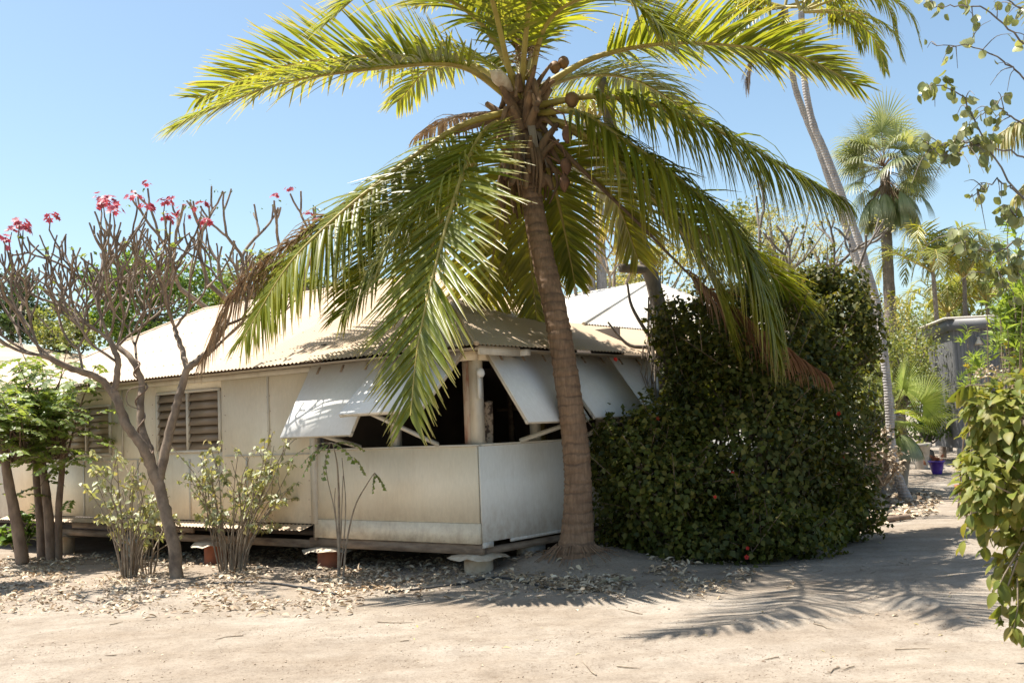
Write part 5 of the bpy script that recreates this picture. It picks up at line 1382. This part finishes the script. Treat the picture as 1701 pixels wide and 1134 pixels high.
# vine-leaved tree overhead at the right
def vine_tree():
    D = 10.5; b = np.array([6.6, 10.8, 0.0]); b[2] = float(gh(b[0], b[1])); rng = np.random.default_rng(150)
    t = thing('round_leaf_tree', b, 'thin twigged tree with round leaves reaching in from the right against the sky', 'tree')
    mb = MB(); lf = MB()
    tube(mb, curve([b - [0, 0, .1], W(1800, 600, D), W(1770, 400, D), W(1760, 200, D), W(1770, -60, D)], 30), np.linspace(.13, .06, 30), 9)
    paths = [[(1765, 380, D), (1701, 330, D), (1640, 245, D), (1600, 165, D), (1555, 140, 10.3), (1530, 155, 10.2)], [(1765, 300, D), (1701, 260, D), (1620, 240, D), (1570, 260, D), (1530, 230, D)], [(1760, 120, D), (1701, 70, D), (1640, 20, D), (1580, 10, D), (1535, 15, D)], [(1760, 160, D), (1690, 120, D), (1630, 80, D), (1545, 75, D)], [(1765, 250, D), (1690, 200, D), (1655, 180, D), (1610, 200, D)],
             [(1760, 420, D), (1700, 400, D), (1650, 420, D), (1600, 400, D), (1590, 380, D)], [(1760, 470, D), (1700, 440, D), (1660, 450, D), (1625, 450, D)], [(1765, 340, D), (1701, 360, D), (1670, 350, D)], [(1700, 330, D), (1660, 300, D), (1610, 330, D)], [(1760, 60, D), (1690, 10, D), (1610, -20, D)], [(1640, 245, D), (1590, 235, D), (1540, 250, D)]]
    dens = [70, 42, 26, 12, 18, 40, 60, 26, 10, 20, 36]
    for path, nl in zip(paths, dens):
        Q = curve([W(*q) for q in path], 26); Q[1:] += rng.normal(size=Q[1:].shape) * .012; tube(mb, Q, np.linspace(.012, .004, 26), 5)
        tw = []
        for k in range(9):
            i = rng.integers(8, 25); dd = norm(rng.normal(size=3) + [-.4, 0, -.2]); L = rng.uniform(.1, .4)
            S = curve([Q[i], Q[i] + dd * L * .5 + [0, 0, .03], Q[i] + dd * L + [0, 0, -.05]], 7); tube(mb, S, np.linspace(.006, .0025, 7), 4, caps=False); tw.append(S)
        src = np.concatenate([Q[12:]] + tw); i = rng.integers(0, len(src), nl); m = nl
        scatter(lf, src[i] + rng.normal(size=(m, 3)) * .03, rdir(rng, m) * .7 + [0, 0, -.9], rdir(rng, m), rng.uniform(.06, .11, m), HEART)
    mb.build('trunk', M_BARKG, t, True); lf.build('leaves', M_BAU, t, True)
vine_tree()
# palm whose leaf tips enter at the right edge
b = np.array([6.2, 12.6, 0.0]); b[2] = float(gh(b[0], b[1]))
t = thing('edge_palm', b, 'palm outside the right edge whose pale leaf tips hang into view', 'palm tree'); rng = np.random.default_rng(160)
c = W(1800, 120, 12.5)
mb = MB(); tube(mb, curve([b - [0, 0, .1], (b + c) / 2, c], 20), np.linspace(.18, .14, 20), 10); mb.build('trunk', M_GREYP, t, True)
lf, st = MB(), MB()
for (px, py, rr) in ((1742, 25, .65), (1755, 5, .6), (1760, 60, .5)):
    q = W(px, py, 12.4); d = norm(q - c); fan_leaf(lf, st, c, d, np.array([0, -.3, 1.0]), rr, 30, 150, float(np.linalg.norm(q - c)), .2)
lf.build('crown', M_FAN, t, False, True); st.build('petioles', M_RACH_D, t)
frond(t, [c, W(1770, 185, 12.2), W(1720, 190, 12.0), W(1640, 235, 11.9)], seed=161, lmax=.55, n_leaf=50, droop=.5, lm=M_WISP, start=.3)
frond(t, [c, W(1790, 240, 12.2), W(1750, 260, 12.0), W(1685, 330, 11.9)], seed=162, lmax=.5, n_leaf=40, droop=.45, lm=M_WISP, start=.3)

# a tree out of frame on the left and one overhead: they throw the shade at the picture's edges
def off_tree():
    b = np.array([-7.55, 13.6, 0.0]); b[2] = float(gh(b[0], b[1]))
    rng = np.random.default_rng(170); t = thing('leafy_tree', b, 'dense leafy tree just outside the left edge that shades the ground there', 'tree')
    mb = MB(); tube(mb, [b - [0, 0, .1], b + [0, 0, 1.5], b + [.1, 0, 2.6]], [.13, .1, .07], 8); mb.build('trunk', M_BARKB, t, True)
    n = 2600; P = b + [0.1, 0, 2.6] + rdir(rng, n) * (rng.random((n, 1)) ** .4) * [.6, .7, .5]; lf = MB(); scatter(lf, P, rdir(rng, n), rdir(rng, n) + [0, 0, 1], rng.uniform(.08, .14, n), LEAF2); lf.build('crown', M_GREEN, t)
off_tree()

# ================================================================== litter, stones, hose
def build_litter():
    rng = np.random.default_rng(200)
    # leaf litter on the bed
    n = 26000
    px = rng.uniform(-60, 1320, n); py = np.where(px < 620, rng.triangular(900, 932, 1030, n), rng.triangular(918, 945, 1000, n))
    clump = np.array([mnoise.noise((a * .012, b_ * .03, 2.2)) for a, b_ in zip(px, py)])
    keep = rng.random(n) < np.where(px < 660, .62 + 1.1 * clump, .30 * np.clip((1330 - px) / 600, 0, 1) + .5 * clump); px, py = px[keep], py[keep]
    P = np.array([G(a, b_) for a, b_ in zip(px, py)]); n = len(P)
    ok = (P[:, 1] < 17.5); P = P[ok]; n = len(P)
    P[:, 2] = gh(P[:, 0], P[:, 1]) + rng.uniform(.004, .035, n)
    mb = MB(); scatter(mb, P, rdir(rng, n) * [1, 1, .3], rdir(rng, n) * .55 + [0, 0, 1.0], (.022 + .085 * rng.random(n) ** 1.8), leaf_tpl(4, .24, .14, .32))
    # along the foot of the bush and by the path
    m = 1500; px = rng.uniform(1400, 1560, m); py = rng.uniform(795, 905, m); ok = (py < 870 - (px - 1480) * .2) ; px, py = px[ok], py[ok]
    Q = np.array([G(a, b_) for a, b_ in zip(px, py)]); Q[:, 2] = gh(Q[:, 0], Q[:, 1]) + rng.uniform(.005, .05, len(Q)); m = len(Q)
    scatter(mb, Q, rdir(rng, m) * [1, 1, .25], rdir(rng, m) * .5 + [0, 0, 1.0], rng.uniform(.06, .14, m), LEAF_W)
    o = mb.build('leaf_litter', M_LITTER); tag(o, 'dry fallen leaves lying over the bed by the house', 'leaf litter', kind='stuff')
    # sparse debris over the drive
    n = 1500; x = rng.uniform(-4.5, 5.5, n); y = rng.uniform(6, 15, n); cl = np.array([mnoise.noise((a * .9, b_ * 1.6, 5.0)) for a, b_ in zip(x, y)]); kp = cl > .12 + rng.random(n) * .3; x, y = x[kp], y[kp]; n = len(x); P = np.stack([x, y, gh(x, y) + .006], 1)
    mb = MB(); scatter(mb, P, rdir(rng, n) * [1, 1, .1], rdir(rng, n) * .25 + [0, 0, 1.0], rng.uniform(.012, .05, n) * np.where(rng.random(n) < .1, 1.7, .8), LEAF2)
    o = mb.build('scattered_leaves', M_LITTER); tag(o, 'small dry leaves and bits scattered over the sandy drive', 'fallen leaves', kind='stuff')
    n = 70; x = rng.uniform(-1, 5.5, n); y = rng.uniform(7, 15, n); P = np.stack([x, y, gh(x, y) + .008], 1)
    mb = MB(); scatter(mb, P, rdir(rng, n) * [1, 1, .1], rdir(rng, n) * .25 + [0, 0, 1.0], rng.uniform(.03, .09, n), LEAF_N)
    o = mb.build('yellow_leaves', M_YLEAF); tag(o, 'thin yellow fallen leaflets on the drive', 'fallen leaves', kind='stuff')
    # gravel
    n = 16000; x = rng.uniform(-4.5, 5.5, n); y = 5.8 + 8 * rng.random(n) ** 1.3; cl = np.array([mnoise.noise((a * .8, b_ * 1.9, 9.0)) for a, b_ in zip(x, y)]); kp = cl > -.1 + rng.random(n) * .5; x, y = x[kp], y[kp]; n = len(x); s = rng.uniform(.002, .007, n) * (1 + 1.2 * (rng.random(n) < .04))
    mb = MB(); oct_ = np.array([[1, 0, 0], [0, 1, 0], [-1, 0, 0], [0, -1, 0], [0, 0, .8], [0, 0, -.6]], float); F = np.array([[0, 1, 4], [1, 2, 4], [2, 3, 4], [3, 0, 4], [1, 0, 5], [2, 1, 5], [3, 2, 5], [0, 3, 5]])
    V = np.stack([x, y, gh(x, y) + .002], 1)[:, None] + oct_[None] * s[:, None, None] * rng.uniform(.7, 1.3, (n, 6, 1)); mb.add(V.reshape(-1, 3), (F[None] + (np.arange(n) * 6)[:, None, None]).reshape(-1, 3))
    o = mb.build('gravel', plain('gravel_stone', (0.44, 0.34, 0.25), (0.24, 0.17, 0.12), 11, .9, .1)); tag(o, 'small stones scattered over the drive', 'gravel', kind='stuff')
build_litter()
def twigs():
    rng = np.random.default_rng(222); mb = MB()
    for k in range(90):
        x, y = rng.uniform(-5, 4.5), rng.uniform(7, 14.2); 
        if y < 11.5 and rng.random() < .7: continue
        a = rng.random() * 6.283; L = rng.uniform(.06, .35); d = np.array([math.cos(a), math.sin(a)])
        P = np.array([[x + d[0] * L * t + rng.normal() * .01, y + d[1] * L * t + rng.normal() * .01, 0] for t in (0, .35, .7, 1)]); P[:, 2] = gh(P[:, 0], P[:, 1]) + .008
        tube(mb, P, [.005, .005, .004, .002], 4)
    tag(mb.build('twigs', M_TWIG), 'thin dry twigs lying about on the sand and bed', 'twigs', kind='stuff')
twigs()
def hose(path, label):
    P = curve([onground(*q) for q in path], 60); P[:, 2] = gh(P[:, 0], P[:, 1]) + .016
    m = MB(); tube(m, P, .012, 7); o = m.build('irrigation_hose', M_BLACK, None, True); tag(o, label, 'hose', 'black irrigation hoses')
hose([(355, 972), (430, 970), (500, 978), (565, 988)], 'black irrigation hose in the leaf litter below the sapling')
hose([(640, 985), (730, 975), (830, 962), (930, 945), (990, 940)], 'black irrigation hose running to the foot of the palm')
rng = np.random.default_rng(210)
# pale crumpled scraps
for px, py, lab in ((1030, 940, 'crumpled pale scrap at the foot of the palm'), (1450, 822, 'crumpled white scraps of bark under the right end of the bush'), (640, 962, 'pale stone in the litter near the sapling'), (1478, 868, 'fallen log end beside the bush')):
    q = onground(px, py); m = MB(); n = 9 if 'log' not in lab else 1
    if n == 1: tube(m, [q + [-.5, -.3, .04], q + [.4, .3, .05]], [.05, .045], 8); mat, nm, ct = M_BARKB, 'log', 'log'
    elif 'stone' in lab: lathe(m, q, [(.05, -.01), (.06, .02), (.04, .05), (0, .055)], 9, wob=.02, rng=rng); mat, nm, ct = M_BLOCK, 'stone', 'stone'
    else: scatter(m, q + rng.normal(size=(14, 3)) * [.09, .06, .01] + [0, 0, .03], rdir(rng, 14) * [1, 1, .4], rdir(rng, 14) * .6 + [0, 0, 1], rng.uniform(.08, .17, 14), LEAF_W); mat, nm, ct = M_WHITEF, 'scrap', 'scrap'
    tag(m.build(nm, mat), lab, ct)
SC.cycles.max_bounces = 8
SC.cycles.transparent_max_bounces = 4
SC.cycles.use_denoising = True
